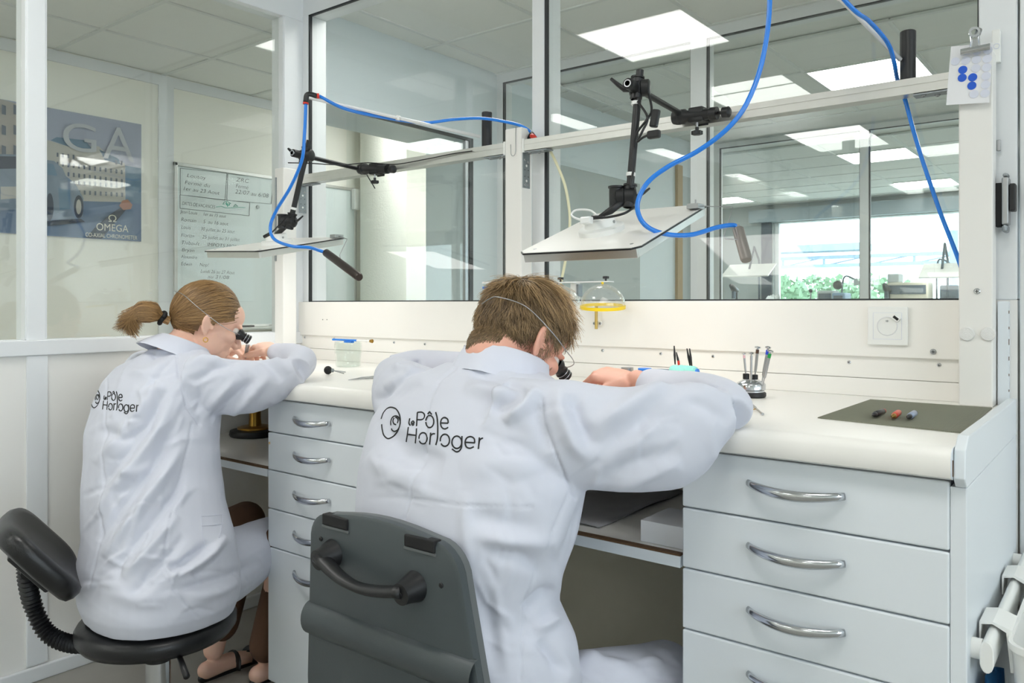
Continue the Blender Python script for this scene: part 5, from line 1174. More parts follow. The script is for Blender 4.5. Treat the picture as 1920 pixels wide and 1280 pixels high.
# his hair
CROWN = Vector((.012, -.075, .082))
def mask_m(p):
    if p.y > .035: return p.z > .072
    if p.y > .012: return p.z > .012
    if p.y > -.012: return p.z > .018
    if p.y > -.04: return p.z > -.012
    return p.z > -.075
V, Fc, Cc = cap_mesh(HM, mask_m, .0022, (.10, .066, .036))
strands, wd_, cs_ = [], [], []
rng = random.Random(5)
for d in fib(21000):
    p, n = scalp(d)
    if not mask_m(p) or p.z < -.066: continue
    t = (p-CROWN); t = t-n*t.dot(n); t.normalize()
    top_ = max(0, min(1, (p.z-.045)/.05)); nv = mnoise.noise_vector(p*55); n2 = mnoise.noise(p*75+Vector((3, 1, 7))); t = (t+Vector((.5*top_, .25*top_, 0))+nv*(.55+.9*top_)+Vector((rng.gauss(0, .15), rng.gauss(0, .15), rng.gauss(0, .15)))).normalized()
    low = max(0, min(1, (p.z+.07)/.06)); L = (.016+.032*top_+.012*low)*rng.uniform(.7, 1.25)*(.35+.65*low); lift = (.013*top_+.008)*low*rng.uniform(.35, 1.3)*(1+1.1*n2)
    pts = []; nn_ = []; q = p.copy(); m = 6; kk = rng.gauss(0, .5)
    for i in range(m):
        f = i/(m-1); w_, n_ = onto(q, .002+lift*(f*.9+.1)); pts.append(HM @ w_); nn_.append((HM.to_3x3() @ n_).normalized())
        t = (t-n_*t.dot(n_)); t = (t+n_.cross(t)*kk*.12).normalized(); q = w_+t*L/(m-1)
    strands.append((pts, nn_)); wd_.append(rng.uniform(.0009, .0016))
    b = max(0, min(1, .42+.75*n2+rng.gauss(0, .22))); top_tone = .62+.38*top_+.1*rng.random(); cs_.append(tuple((a+(c-a)*b)*top_tone for a, c in zip((.10, .058, .026), (.52, .34, .165))))  # hair tone gets lighter towards the top of the head
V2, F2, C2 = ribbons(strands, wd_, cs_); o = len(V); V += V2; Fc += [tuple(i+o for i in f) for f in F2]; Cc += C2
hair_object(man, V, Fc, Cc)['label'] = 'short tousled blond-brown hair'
# nape, stubble and sideburn
strands, wd_, cs_ = [], [], []
mbv = BVHTree.FromPolygons([v.co+wl(man) for v in man.data.vertices], [p.vertices[:] for p in man.data.polygons])
for k in range(9000):
    loc = Vector((rng.uniform(-.052, .064), -.3, rng.uniform(-.118, -.015)))
    lowz = -.082+.45*max(0, loc.x+.012)+.9*max(0, -.022-loc.x)
    if loc.z < lowz-rng.random()*.012 or (loc.x > .045 and loc.z < -.04): continue
    hit, n, i, dist = mbv.ray_cast(HM @ loc, (HM.to_3x3() @ Vector((0, 1, 0))).normalized())
    if hit is None or dist > .4: continue
    g = (HM.to_3x3() @ Vector((-.12, 0, -1))).normalized(); g = (g-n*g.dot(n)+n*rng.uniform(.12, .35)+Vector((rng.gauss(0, .12), rng.gauss(0, .12), rng.gauss(0, .12)))).normalized()
    L = rng.uniform(.008, .016)*(.5+.5*min(1, (loc.z-lowz)/.03)); strands.append(([hit, hit+g*L*.5, hit+g*L-n*.001], [n, n, n])); wd_.append(.0012); b = rng.random(); cs_.append(tuple((a_+(c_-a_)*b)*.8 for a_, c_ in zip((.12, .075, .036), (.36, .24, .12))))
for k in range(3200):
    s = 1 if rng.random() < .8 else -1; loc = Vector((s*.2, rng.uniform(.0, .085), rng.uniform(-.115, -.0)))
    if loc.z > -.03 and loc.y > .045-.4*abs(loc.z+.0): continue
    if loc.z > -.045 and loc.y > .055: continue
    o_ = HM @ loc; dr_ = (HM.to_3x3() @ Vector((-s, 0, 0))).normalized(); hit, n, i, dist = mbv.ray_cast(o_, dr_)
    if hit is None or dist > .2: continue
    g = (HM.to_3x3() @ Vector((0, .2, -1))).normalized(); g = (g-n*g.dot(n)+n*.5+Vector((rng.gauss(0, .3), rng.gauss(0, .3), rng.gauss(0, .3)))).normalized()
    L = rng.uniform(.004, .008); strands.append(([hit, hit+g*L*.5, hit+g*L], [n, n, n])); wd_.append(.0007); cs_.append(tuple(x*rng.uniform(.6, 1.2) for x in (.34, .23, .13)))
V, Fc, Cc = ribbons(strands, wd_, cs_); hair_object(man, V, Fc, Cc, 'stubble')
# loupe with wire headband
def loupe(M, eyex, tilt, wire_local, label, s=1.):
    e = M @ Vector((eyex, .088, .0)); ax = (M.to_3x3() @ Vector((eyex*2.0, .9, tilt))).normalized()
    t = empty('eye_loupe', e, label, 'loupe', 'eye loupes worn at the right eye')
    MB().lathe([(.0165, -.004), (.0175, .004), (.0125, .014), (.0125, .018), (.014, .019), (.014, .023), (.0125, .024), (.0125, .027), (.014, .028), (.014, .036), (.012, .038), (.011, .034), (0, .034)], e, ax, 28).build('barrel', 'black_plastic', t, smooth=SM)
    for z in (.0215, .030): MB().lathe([(.0143, -.0007), (.0147, 0), (.0143, .0007)], e+ax*z, ax, 28).build('silver_ring', 'chrome', t, smooth=True)
    MB().tube(bez([PD(*p) for p in wire_local]+[e+ax*.012], 10), .0011*s, 8).build('headband_wire', 'steel', t, smooth=True)
    return t
loupe(HM, .034, -.05, [(903, 570, 1.57), (918, 560, 1.535), (935, 557, 1.512), (985, 574, 1.485), (1030, 617, 1.485), (1060, 655, 1.51), (1076, 682, 1.56)], 'black eye loupe on a steel wire headband worn by the man', .8)
# tool in his hands
tz = empty('tweezers', tipR, 'fine steel tweezers held in the man\'s right hand', 'tweezers'); a = tipR
MB().tube([a+Vector((.03, -.01, .02)), a, a+Vector((-.05, .02, -.03))], [.0035, .003, .0007], 8, flat=.5).build('blade', 'steel', tz, smooth=True); MB().tube([a+Vector((.03, -.006, .022)), a+Vector((0, .006, .002)), a+Vector((-.05, .021, -.029))], [.0035, .003, .0007], 8, flat=.5).build('blade', 'steel', tz, smooth=True)

# ===== the woman
HW = head_matrix((-2.134, 1.292, 1.083), math.radians(-20), math.radians(24), math.radians(0), .97)
body = MB(); build_head(body, HW, (-2.14, 1.20, 1.0), (.046, .054))
body.ell((-2.115, 1.16, .90), (.135, .08, .08)); body.ell((-2.06, 1.12, .72), (.12, .085, .19)); body.ell((-1.97, 1.06, .49), (.155, .115, .125))
RS, RE, RW = Vector((-1.975, 1.155, .945)), Vector((-1.83, 1.35, .958)), Vector((-2.06, 1.462, .99))
LS, LE, LW = Vector((-2.27, 1.16, .94)), Vector((-2.44, 1.34, .955)), Vector((-2.29, 1.46, .985))
for S_, E_, W_ in ((RS, RE, RW), (LS, LE, LW)): chain(body, [S_, S_.lerp(E_, .5), E_], [.03, .02, .012]); chain(body, [E_, E_.lerp(W_, .4), W_], [.012, .016, .021])
tR = hand(body, RW, (-.95, .16, .22), (.15, -.2, 1), (0, -1, -.2), [(.7, .8, .4), (.8, .85, .45), (.9, .9, .45), (.9, .9, .5)], .9, thumb_bend=(.3, .5))
tL = hand(body, LW, (.95, .0, .12), (-.1, -.2, 1), (0, -1, -.2), [(.6, .7, .4), (.7, .8, .45), (.8, .9, .45), (.9, .9, .5)], .9, thumb_bend=(.3, .5))
RH, RK, RA = Vector((-1.93, 1.10, .43)), Vector((-2.015, 1.50, .44)), Vector((-2.07, 1.44, .085)); LH, LK, LA = Vector((-2.02, 1.10, .43)), Vector((-2.20, 1.46, .455)), Vector((-2.215, 1.36, .085))
for H_, K_, A_ in ((RH, RK, RA), (LH, LK, LA)):
    chain(body, [H_, H_.lerp(K_, .5), K_], [.066, .055, .042]); chain(body, [K_, K_.lerp(A_, .35)-Vector((0, .012, 0)), A_], [.042, .043, .031]); chain(body, [A_-Vector((0, .025, .055)), A_+Vector((.0, .06, -.055)), A_+Vector((.01, .15, -.068))], [.026, .026, .016])
wom = link_mesh('person', remeshed(body, .0034, 4), 'skin', None, (-2.0, 1.2, 0)); tag(wom, 'woman with a ponytail in a white lab coat on the black stool', 'person')
for s in (1, -1): eye(wom, HW, s)
ct = MB()
torso(ct, [(.358, -1.945, 1.045, .188, .165), (.40, -1.95, 1.045, .215, .178), (.47, -1.96, 1.05, .222, .178), (.54, -1.975, 1.058, .212, .168), (.62, -2.028, 1.074, .208, .160), (.70, -2.072, 1.092, .204, .156), (.78, -2.108, 1.11, .207, .154), (.86, -2.132, 1.138, .212, .150), (.92, -2.138, 1.158, .202, .138), (.96, -2.138, 1.173, .164, .119), (.99, -2.132, 1.19, .105, .092), (1.01, -2.135, 1.198, .075, .07)], -.10)
oval(ct, [(-2.0, 1.15, .925), (-1.955, 1.19, .917), (-1.89, 1.265, .912), (-1.835, 1.33, .935), (-1.80, 1.36, .955)], [.075, .080, .075, .055, .038], [.07, .066, .056, .046, .036])
oval(ct, [(-1.80, 1.356, .956), (-1.84, 1.40, .975), (-1.93, 1.43, .982), (-2.0, 1.45, .986), (-2.045, 1.46, .99)], [.036, .042, .040, .034, .03], [.038, .042, .040, .036, .031])
oval(ct, [(-2.22, 1.155, .925), (-2.29, 1.18, .925), (-2.37, 1.26, .93), (-2.445, 1.34, .955)], [.07, .076, .062, .042], [.062, .06, .052, .042])
oval(ct, [(-2.445, 1.335, .96), (-2.42, 1.39, .965), (-2.36, 1.43, .975), (-2.30, 1.455, .984)], [.04, .042, .036, .03], [.042, .044, .038, .031])
oval(ct, [(-1.925, 1.08, .43), (-1.945, 1.18, .418), (-1.985, 1.30, .418), (-2.025, 1.40, .425), (-2.03, 1.50, .435), (-2.032, 1.57, .432)], [.10, .105, .098, .080, .070, .062], [.13, .105, .085, .072, .066, .058])
coat_me = remeshed(ct, .0040, 8)
wf_ = [([(332, 668), (336, 705), (350, 760), (376, 796)], 2., -.0025), ([(362, 792), (338, 900), (315, 990), (306, 1062), (330, 1110), (372, 1158)], 2., -.0018), ([(200, 690), (196, 800), (190, 900), (188, 1000), (166, 1100)], 1.8, -.0014),
 ([(190, 1045), (240, 985), (300, 905), (345, 830)], 10, .009), ([(182, 1015), (230, 950), (290, 870), (335, 790)], 9, -.008), ([(178, 970), (225, 905), (280, 835), (330, 745)], 10, .008), ([(176, 920), (225, 865), (275, 800), (318, 720)], 9, -.007), ([(176, 870), (215, 830), (260, 775), (300, 715)], 10, .006),
 ([(205, 1075), (260, 1010), (325, 935), (350, 870)], 9, -.007), ([(230, 1085), (285, 1025), (335, 965)], 9, .007), ([(262, 1095), (310, 1045), (350, 1000)], 9, -.006), ([(180, 805), (230, 820), (290, 800)], 12, -.006), ([(215, 880), (250, 890), (300, 870)], 10, .004),
 ([(376, 785), (410, 745), (450, 705)], 9, .006), ([(395, 790), (435, 750), (480, 705)], 9, -.006), ([(425, 790), (465, 750), (510, 700)], 9, .005), ([(345, 690), (380, 672), (430, 680)], 9, .006), ([(360, 720), (400, 690), (450, 672)], 9, -.006), ([(500, 655), (525, 680), (545, 700)], 7, .004), ([(480, 660), (510, 690), (530, 715)], 8, -.004),
 ([(310, 1085), (355, 1068), (395, 1040), (425, 1005)], 8, .009), ([(318, 1068), (360, 1045), (395, 1015)], 8, -.009), ([(330, 1110), (390, 1090), (440, 1075), (490, 1050)], 9, -.005), ([(350, 1125), (410, 1110), (460, 1085)], 9, .004), ([(200, 1110), (260, 1125), (320, 1115)], 14, .003),
 ([(268, 640), (290, 665), (330, 655)], 8, -.005), ([(230, 690), (270, 700), (320, 680)], 11, .005), ([(240, 1120), (270, 1090), (290, 1060)], 10, -.004)]
wf_ += creases(40, 175, 350, 680, 1080, -52, 18, (40, 130), 5, .0020, 5)+creases(20, 350, 540, 660, 790, -40, 22, (30, 90), 5, .0018, 6)+creases(18, 170, 480, 1040, 1150, -12, 20, (40, 120), 6, .0018, 7)
fold_field(coat_me, wf_, .0030, 9, 1.1)
wcoat = link_mesh('lab_coat', coat_me, 'coat', wom); wcoat['label'] = 'white cotton lab coat'
BV = BVHTree.FromPolygons([v.co+wl(wom) for v in wcoat.data.vertices], [p.vertices[:] for p in wcoat.data.polygons])
stroke(BV, LOGO, .0013, wcoat, 'back_lettering', 'thread_black', woman_logo)
collar(wcoat, (-2.137, 1.210, 1.002), .060, .058, .42, -.15, .024, .044, .018, back=.016)
# pocket patch on her side
stroke(BV, [[(377, 967), (398, 966), (418, 963)], [(378, 985), (398, 984), (416, 981)], [(377, 967), (379, 1000), (385, 1026)], [(418, 963), (416, 985), (411, 1008)]], .0011, wcoat, 'pocket', 'coat_collar')
# trousers, sandals
tr_ = MB()
chain(tr_, [RH+Vector((-.02, .02, 0)), RH.lerp(RK, .55), RK], [.07, .058, .048]); chain(tr_, [RK, RK.lerp(RA, .5), RK.lerp(RA, .93)], [.048, .052, .052])
chain(tr_, [LH, LH.lerp(LK, .55), LK], [.086, .074, .062]); chain(tr_, [LK, LK.lerp(LA, .5), LK.lerp(LA, .80)], [.062, .058, .056])
tr_.ell((-1.97, 1.06, .46), (.16, .12, .09))
link_mesh('trousers', remeshed(tr_, .005, 3), 'brown_cloth', wom)
for A_ in (RA, LA):
    sd = MB(); chain(sd, [A_+Vector((0, -.04, -.075)), A_+Vector((.005, .05, -.075)), A_+Vector((.01, .16, -.076))], [.012, .012, .012], flat=3.0)
    sdo = link_mesh('sandal', remeshed(sd, .004, 2), 'black_vinyl', wom)
    for f_, r_ in ((.055, .038), (.115, .034)):
        c = A_+Vector((.006, f_, -.062)); MB().tube([c+Vector((r_*math.cos(a), .012*math.sin(a), r_*.95*math.sin(a)-.01)) for a in [math.pi*k/10 for k in range(11)]], .004, 8, flat=3.0).build('strap', 'black_vinyl', sdo, smooth=True)
# her hair pulled back into a ponytail
TIE = Vector((0, -.112, -.040))
def mask_w(p):
    if p.y > .03: return p.z > .062-.35*(abs(p.x) > .05)*.1
    if p.y > .004: return p.z > .012
    if p.y > -.03: return p.z > -.004
    return p.z > -.07
V, Fc, Cc = cap_mesh(HW, mask_w, .003, (.16, .095, .045))
strands, wd_, cs_ = [], [], []; rng = random.Random(11)
M3 = HW.to_3x3()
for d in fib(5200):
    p, n = scalp(d)
    if not mask_w(p): continue
    if (p-TIE).length < .02: continue
    edge = not (mask_w(p+Vector((0, .012, 0))) and mask_w(p+Vector((0, 0, -.012))))
    if not edge and rng.random() < .25: continue
    hgt = rng.uniform(.003, .0085); q = p.copy(); pts = []; nn_ = []; T_, _n = onto(TIE, .004); wv = rng.uniform(0, 6); tot = (T_-p).length; m = 12
    sag = rng.gauss(0, .10)
    for i in range(m):
        w_, n_ = onto(q, (hgt*min(1, .25+i/3)+.0012*math.sin(i*.9+wv)) if i < m-2 else .006); pts.append(HW @ w_); nn_.append((M3 @ n_).normalized())
        t = T_-w_; rem = t.length; t = t-n_*t.dot(n_)
        if t.length < 1e-4: break
        t.normalize(); t = (t+n_.cross(t)*sag*(rem/tot)).normalized(); q = w_+t*rem*1.08/max(1, m-1-i)
    if len(pts) < 4: continue
    strands.append((pts, nn_)); wd_.append(rng.uniform(.0011, .0021)); b = rng.random(); band = .5+.5*math.sin(p.x*90+p.z*60); b = .6*b+.4*band
    cs_.append(tuple(a+(c-a)*b for a, c in zip((.10, .050, .020), (.40, .235, .095))))
# ponytail
T0 = TIE; 
for k in range(1500):
    a = rng.uniform(0, 2*math.pi); r0 = .012*math.sqrt(rng.random()); ex = Vector((math.cos(a), 0, math.sin(a))); rr_ = .034*math.sqrt(rng.random()); L = rng.uniform(.75, 1.1)
    path = [Vector((0, -.100, -.040)), Vector((0, -.124, -.039)), Vector((.0, -.148, -.036)), Vector((.0, -.178, -.044)), Vector((0, -.200, -.064)), Vector((0, -.206*L-.004, -.094))]
    spread = [r0, r0*1.05, rr_*.85, rr_, rr_*1.02, rr_*.9]; pts = bez([q+ex*s+Vector((rng.gauss(0, .0012), rng.gauss(0, .0012), rng.gauss(0, .0012)))*(i > 1) for i, (q, s) in enumerate(zip(path, spread))], 3)
    strands.append(([HW @ q for q in pts], [(M3 @ (ex+Vector((0, -.4, .3)))).normalized() for q in pts])); wd_.append(rng.uniform(.0011, .002)); b = rng.random()
    cs_.append(tuple(a_+(c-a_)*b for a_, c in zip((.14, .070, .026), (.52, .31, .125))))
V2, F2, C2 = ribbons(strands, wd_, cs_); o = len(V); V += V2; Fc += [tuple(i+o for i in f) for f in F2]; Cc += C2
whair = hair_object(wom, V, Fc, Cc); whair['label'] = 'golden brown hair tied in a low ponytail'
tw_ = MB()
tp = [HW @ (Vector((0, -.122, -.040))+Vector((.0165*math.cos(a), .002*math.sin(2*a), .0165*math.sin(a)))) for a in [2*math.pi*k/24 for k in range(25)]]
tw_.tube(tp, .0065, 10).build('hair_tie', 'black_matte', whair, smooth=True)
for k in range(5):  # gold hoop
    pass
er = MB(); ec = HW @ Vector((.083, -.001, -.055)); er.tube([ec+(M3 @ Vector((.001, .0065*math.cos(a), .0065*math.sin(a)))) for a in [2*math.pi*k/20 for k in range(21)]], .0013, 8).build('earring', 'gold', wom, smooth=True)
loupe(HW, .034, -.12, [(325, 545, 2.33), (343, 552, 2.245), (370, 575, 2.215), (400, 599, 2.215), (425, 616, 2.235)], 'black eye loupe on a thin wire worn by the woman', .8)
tz = empty('tweezers', tR, 'flat steel tweezers held in the woman\'s right hand', 'tweezers'); a = tR
MB().tube([a+Vector((.04, -.02, .035)), a, a+Vector((-.03, .02, -.03))], [.004, .0035, .0008], 8, flat=.4).build('blade', 'steel', tz, smooth=True); MB().tube([a+Vector((.041, -.016, .035)), a+Vector((.001, .005, .001)), a+Vector((-.03, .021, -.03))], [.004, .0035, .0008], 8, flat=.4).build('blade', 'steel', tz, smooth=True)
# ---------------------------------------------------------------- whiteboard and poster on the left room's wall
XB = XW+.022
def BPt(x, y, X=XB): return PXX(x, y, X)
yl, yr = BPt(326, 400).y, BPt(668, 400).y; zt_, zb_ = BPt(326, 303).z, BPt(515, 613).z
wbd = empty('whiteboard', (XB, (yl+yr)/2, zb_), 'wide whiteboard with handwritten holiday dates on the far wall', 'whiteboard')
MB().box(XW+.0005, XB, yl+.006, yr-.006, zb_+.006, zt_-.006).build('board', 'whiteboard', wbd)
f = MB(); F0, F1 = XW+.0005, XB+.010
for a in ((yl, yr, zt_-.022, zt_), (yl, yr, zb_, zb_+.022), (yl, yl+.02, zb_, zt_), (yr-.02, yr, zb_, zt_)): f.box(F0, F1, a[0], a[1], a[2], a[3])
f.build('frame', 'alu', wbd, bevel=.003)
MB().box(XB+.0105, XB+.07, yl+.25, yr-.1, zb_-.012, zb_+.004).build('pen_tray', 'alu', wbd, bevel=.003)
def tp(x, y): return 310+x/5.333, 290+y/5.333
lines = [('Loutoy', (212, 222), 400, 40), ('Fermé du', (190, 292), 440, 40), ('1er au 23 Aout', (170, 352), 530, 40), ('ZRC', (705, 265), 835, 44), ('Fermé', (702, 328), 825, 42), ('22/07 au 6/08', (695, 385), 1030, 44),
 ('DATES DE VACANCES', (165, 500), 495, 36), ('Jean Louis     1er au 15 aout', (150, 582), 610, 34), ('Romain     5  au 16 aout', (155, 662), 625, 38), ('Louis        30 juillet au 25 aout', (155, 737), 690, 36), ('Florian      25 juillet au 31 juillet', (155, 818), 740, 36),
 ('Thibault     IMPOTS MONACO!', (155, 893), 845, 38), ('Bryan          16/08', (160, 965), 560, 36), ('Alexandre', (155, 1032), 315, 34), ('Edwin      Nop!', (155, 1105), 430, 38), ('Lundi 26 au 27 Aout', (350, 1180), 690, 38), ('au 31/08', (420, 1235), 635, 38)]
for body_, (x, y), xe, hh in lines:
    a, b = BPt(*tp(x, y), XB+.0015), BPt(*tp(xe, y), XB+.0015)
    h = hh/5.333*(_C-a).dot(-_F)/FPX*1.35
    text_obj('handwriting', body_, h, a, (0, 1, -.01), (0, 0, 1), 'ink', wbd, width=b.y-a.y, shear=.2, thin=.016)
def inkline(pts, m='ink', w=.0022, nm='drawn_line'):
    P = [BPt(*tp(*p), XB+.0012) for p in pts]; MB().tube(P, w, 5, flat=.4).build(nm, m, wbd)
inkline([(150, 135), (615, 185), (597, 455), (150, 400), (150, 135)]); inkline([(625, 190), (1080, 240), (1058, 492), (615, 455), (625, 190)]); inkline([(148, 400), (845, 480), (838, 610), (148, 535), (148, 400)])
inkline([(510, 522), (560, 515), (600, 530), (680, 530), (740, 525), (800, 528)], 'ink_green', .003); inkline([(575, 495), (590, 470), (620, 463), (655, 490), (610, 488), (575, 495)], 'ink_green', .003); inkline([(618, 490), (625, 520)], 'ink_green', .003); inkline([(680, 520), (700, 495), (725, 515), (690, 515)], 'ink_green', .003); inkline([(610, 470), (612, 500), (640, 505), (642, 490)], 'ink_green', .003)
mg = BPt(483, 388, XB+.001); MB().lathe([(0, 0), (.012, 0), (.012, .006), (0, .007)], mg, (1, 0, 0), 16).build('board_magnet', 'far_grey', label='small grey magnet stuck on the whiteboard', cat='magnet')
er = BPt(663, 368, XB+.002); MB().box(er.x+.0105, er.x+.05, er.y-.03, er.y+.022, er.z-.10, er.z+.05).build('pen_holder', 'white_plastic', label='white marker holder hanging on the whiteboard\'s right edge', cat='holder', bevel=.004)
for (x, m, lab) in ((466, 'black_plastic', 'black marker lying on the whiteboard tray'), (490, 'white_plastic', 'white marker lying on the whiteboard tray')):
    p = BPt(x, 610, XB+.045); MB().tube([(p.x, p.y-.055, zb_+.012), (p.x, p.y+.02, zb_+.012), (p.x, p.y+.055, zb_+.012)], [.007, .007, .0055], 10).build('marker_pen', m, label=lab, cat='marker', smooth=SM)
XP = XW+.012
pzt, pzb = PXX(264, 233, XP).z, PXX(266, 453, XP).z; pyr = PXX(265, 400, XP).y; pyl = pyr-1.35
po = empty('wall_poster', (XP, (pyl+pyr)/2, pzb), 'large blue-grey advertising poster with a car on the far wall', 'poster')
MB().box(XW+.0005, XP, pyl, pyr, pzb, pzt).build('panel', 'poster_sky', po)
lay = [0]
def pp_(pts, m, nm='print', clip=True):
    lay[0] += 1; off = .0004+.00012*lay[0]
    P = []
    for p in pts:
        q = PXX(p[0], p[1], XP); q.x = XP+off; q.y = max(pyl+.002, min(pyr-.002, q.y)); q.z = max(pzb+.002, min(pzt-.002, q.z)); P.append(q)
    MB().prism(P, (-.0002, 0, 0)).build(nm, m, po)
pp_([(-130, 388), (88, 372), (270, 381), (270, 460), (-130, 460)], 'poster_road')
pp_([(-130, 120), (10, 180), (38, 197), (38, 292), (-130, 300)], 'poster_wall')
pp_([(88, 262), (135, 277), (185, 274), (210, 300), (234, 306), (235, 379), (160, 377), (88, 372)], 'poster_building')
pp_([(95, 263), (106, 257), (160, 263), (172, 279), (135, 277)], 'poster_roof'); pp_([(186, 280), (222, 298), (226, 308), (196, 300)], 'poster_roof'); pp_([(235, 310), (265, 316), (267, 382), (235, 379)], 'poster_roof')
for j in range(5):
    for i in range(13):
        x = 106+i*10; y = 286+j*17+(i*1.3 if j < 3 else i*.6)
        if x > 230 or y > 372 or (x > 136 and y < 300): continue
        pp_([(x, y), (x+3.4, y+.4), (x+3.4, y+8), (x, y+7.8)], 'poster_window')
for j in range(3):
    for i in range(2): pp_([(2+22*i, 196+38*j), (10+22*i, 199+38*j), (10+22*i, 216+38*j), (2+22*i, 214+38*j)], 'poster_window')
pp_([(160, 449), (178, 425), (205, 402), (226, 388), (236, 392), (212, 420), (190, 450)], 'poster_dark'); pp_([(222, 386), (228, 376), (238, 374), (247, 384), (244, 392), (230, 394)], 'poster_orange')
pp_([(-120, 330), (-60, 295), (0, 289), (38, 290), (38, 392), (-20, 396), (-120, 380)], 'poster_car'); pp_([(-40, 318), (-5, 293), (36, 294), (36, 316)], 'poster_dark'); pp_([(0, 350), (30, 350), (30, 372), (0, 374)], 'poster_building')
pp_([(86, 300), (100, 302), (116, 316), (122, 330), (140, 345), (155, 372), (154, 405), (140, 412), (86, 412)], 'poster_car'); pp_([(87, 306), (99, 308), (106, 330), (88, 328)], 'poster_roof')
def disc(cx, cy, rx, ry, m): pp_([(cx+rx*math.cos(a), cy+ry*math.sin(a)) for a in [2*math.pi*k/18 for k in range(18)]], m)
disc(92, 388, 7, 26, 'poster_dark'); disc(146, 388, 9, 22, 'poster_dark'); disc(146, 388, 5, 14, 'poster_building'); pp_([(86, 414), (150, 410), (158, 416), (88, 424)], 'poster_dark'); pp_([(108, 352), (130, 356), (130, 392), (110, 394)], 'poster_roof')
TX = XP+.012*.9
def ptext(b, x0, x1, y, hpx, m):
    a, c = PXX(x0, y, XP+.0095), PXX(x1, y, XP+.0095); h = hpx*(a-_C).dot(_F)/FPX*1.37; text_obj('lettering', b, h, a, (0, 1, 0), (0, 0, 1), m, po, width=c.y-a.y)
ptext('Ω', 202, 217, 415, 13, 'poster_text'); ptext('OMEGA', 180, 240, 431, 14, 'poster_text'); ptext('CO-AXIAL CHRONOMETER', 160, 257, 443, 8, 'poster_text')
ptext('G', 113, 176, 278, 56, 'poster_big'); ptext('A', 193, 252, 296, 66, 'poster_big')

# ---------------------------------------------------------------- far workshop
def far_bench(x0, x1, y0, y1, label):
    t = empty('far_workbench', ((x0+x1)/2, (y0+y1)/2, 0), label, 'workbench', 'workbenches of the far workshop')
    MB().box(x0, x1, y0, y1, .86, .90).build('top', 'white_laminate', t, bevel=.005)
    for x in (x0+.05, x1-.5): MB().box(x, x+.45, y0+.05, y1, 0, .86).build('drawer_unit', 'white_front', t)
far_bench(-4.6, -1.4, 8.7, 9.4, 'long white workbench below the far daylight window'); far_bench(-1.2, 1.6, 8.7, 9.4, 'second white workbench in the far workshop')
def far(name, m, x0, x1, ytop, label, cat, y=9.0, dep=.25, zb=.9, top=None):
    a, b = PY(x0, ytop, y), PY(x1, ytop, y); t = empty(name, ((a.x+b.x)/2, y, zb), label, cat)
    MB().box(a.x, b.x, y-dep/2, y+dep/2, zb+.0005, a.z).build('housing', m, t, bevel=.015)
    MB().box(a.x+.02, b.x-.02, y-dep/2-.006, y-dep/2, max(zb+.02, a.z-.12), a.z-.03).build('front_panel', 'far_dark', t)
    MB().cyl((a.x+.06, y-dep/2-.004, zb+.1), (a.x+.06, y-dep/2-.02, zb+.1), .018, n=12).build('dial', 'black_plastic', t); return t, a, b
t, a, b = far('grinding_machine', 'far_grey', 1538, 1568, 545, 'grey bench machine with a black ball knob in the far workshop', 'machine'); MB().ell(((a.x+b.x)/2+.1, 9.0, a.z+.06), (.05, .05, .05), None, 14, 10).build('ball_knob', 'black_plastic', t, smooth=True)
far('blue_machine', 'far_blue', 1566, 1590, 549, 'blue bench machine in the far workshop', 'machine', y=8.95)
t, a, b = far('beige_machine', 'far_beige', 1668, 1745, 530, 'beige bench machine with a chimney block in the far workshop', 'machine'); MB().box(a.x, a.x+.11, 8.9, 9.1, a.z, a.z+.09).build('block', 'far_grey', t, bevel=.01)
far('dark_machine', 'far_dark', 1765, 1800, 535, 'dark blue machine beside the beige machine', 'machine', y=9.24, dep=.2)
p = PY(1450, 552, 9.0); bg_ = MB(); bg_.ell((p.x, 9.0, 1.05), (.13, .1, .16), None, 20, 14)
bo_ = bg_.build('plastic_bag', 'far_grey', smooth=True, label='crumpled grey plastic bag on the far workbench', cat='bag')
co = getco(bo_.data); rs_ = np.random.RandomState(3); setco(bo_.data, co*(1+.07*rs_.randn(len(co), 1)))
p = PY(1520, 545, 9.0); t = empty('lever_stand', (p.x, 9.0, .9), 'thin lever with a round black knob on the far workbench', 'lever'); MB().cyl((p.x, 9.0, .9), (p.x, 9.0, p.z), .008, n=8).build('rod', 'steel', t); MB().ell((p.x, 9.0, p.z), (.022,)*3, None, 12, 8).build('knob', 'black_plastic', t, smooth=True); MB().box(p.x-.08, p.x+.08, 8.94, 9.06, .9005, .95).build('base', 'far_grey', t, bevel=.005)
for x, m_, lab in ((1377, 0, 'small dark microscope in the far workshop behind the round grey air gun'), (1663, 1, 'small dark microscope beside the far beige machine')):
    p = PY(x, 545, 8.8); t = empty('microscope', (p.x, 8.8, .9), lab, 'microscope'); z = p.z
    MB().box(p.x-.07, p.x+.07, 8.72, 8.9, .9005, .925).build('foot', 'far_dark', t, bevel=.005); MB().cyl((p.x, 8.86, .92), (p.x, 8.86, z+.02), .015, n=10).build('column', 'black_plastic', t)
    MB().tube([(p.x, 8.86, z), (p.x, 8.78, z+.02), (p.x, 8.70, z+.06)], [.03, .035, .022], 12).build('head', 'black_plastic', t, smooth=True); MB().cyl((p.x, 8.78, z-.09), (p.x, 8.78, z), .022, n=12).build('objective', 'far_dark', t, smooth=SM)
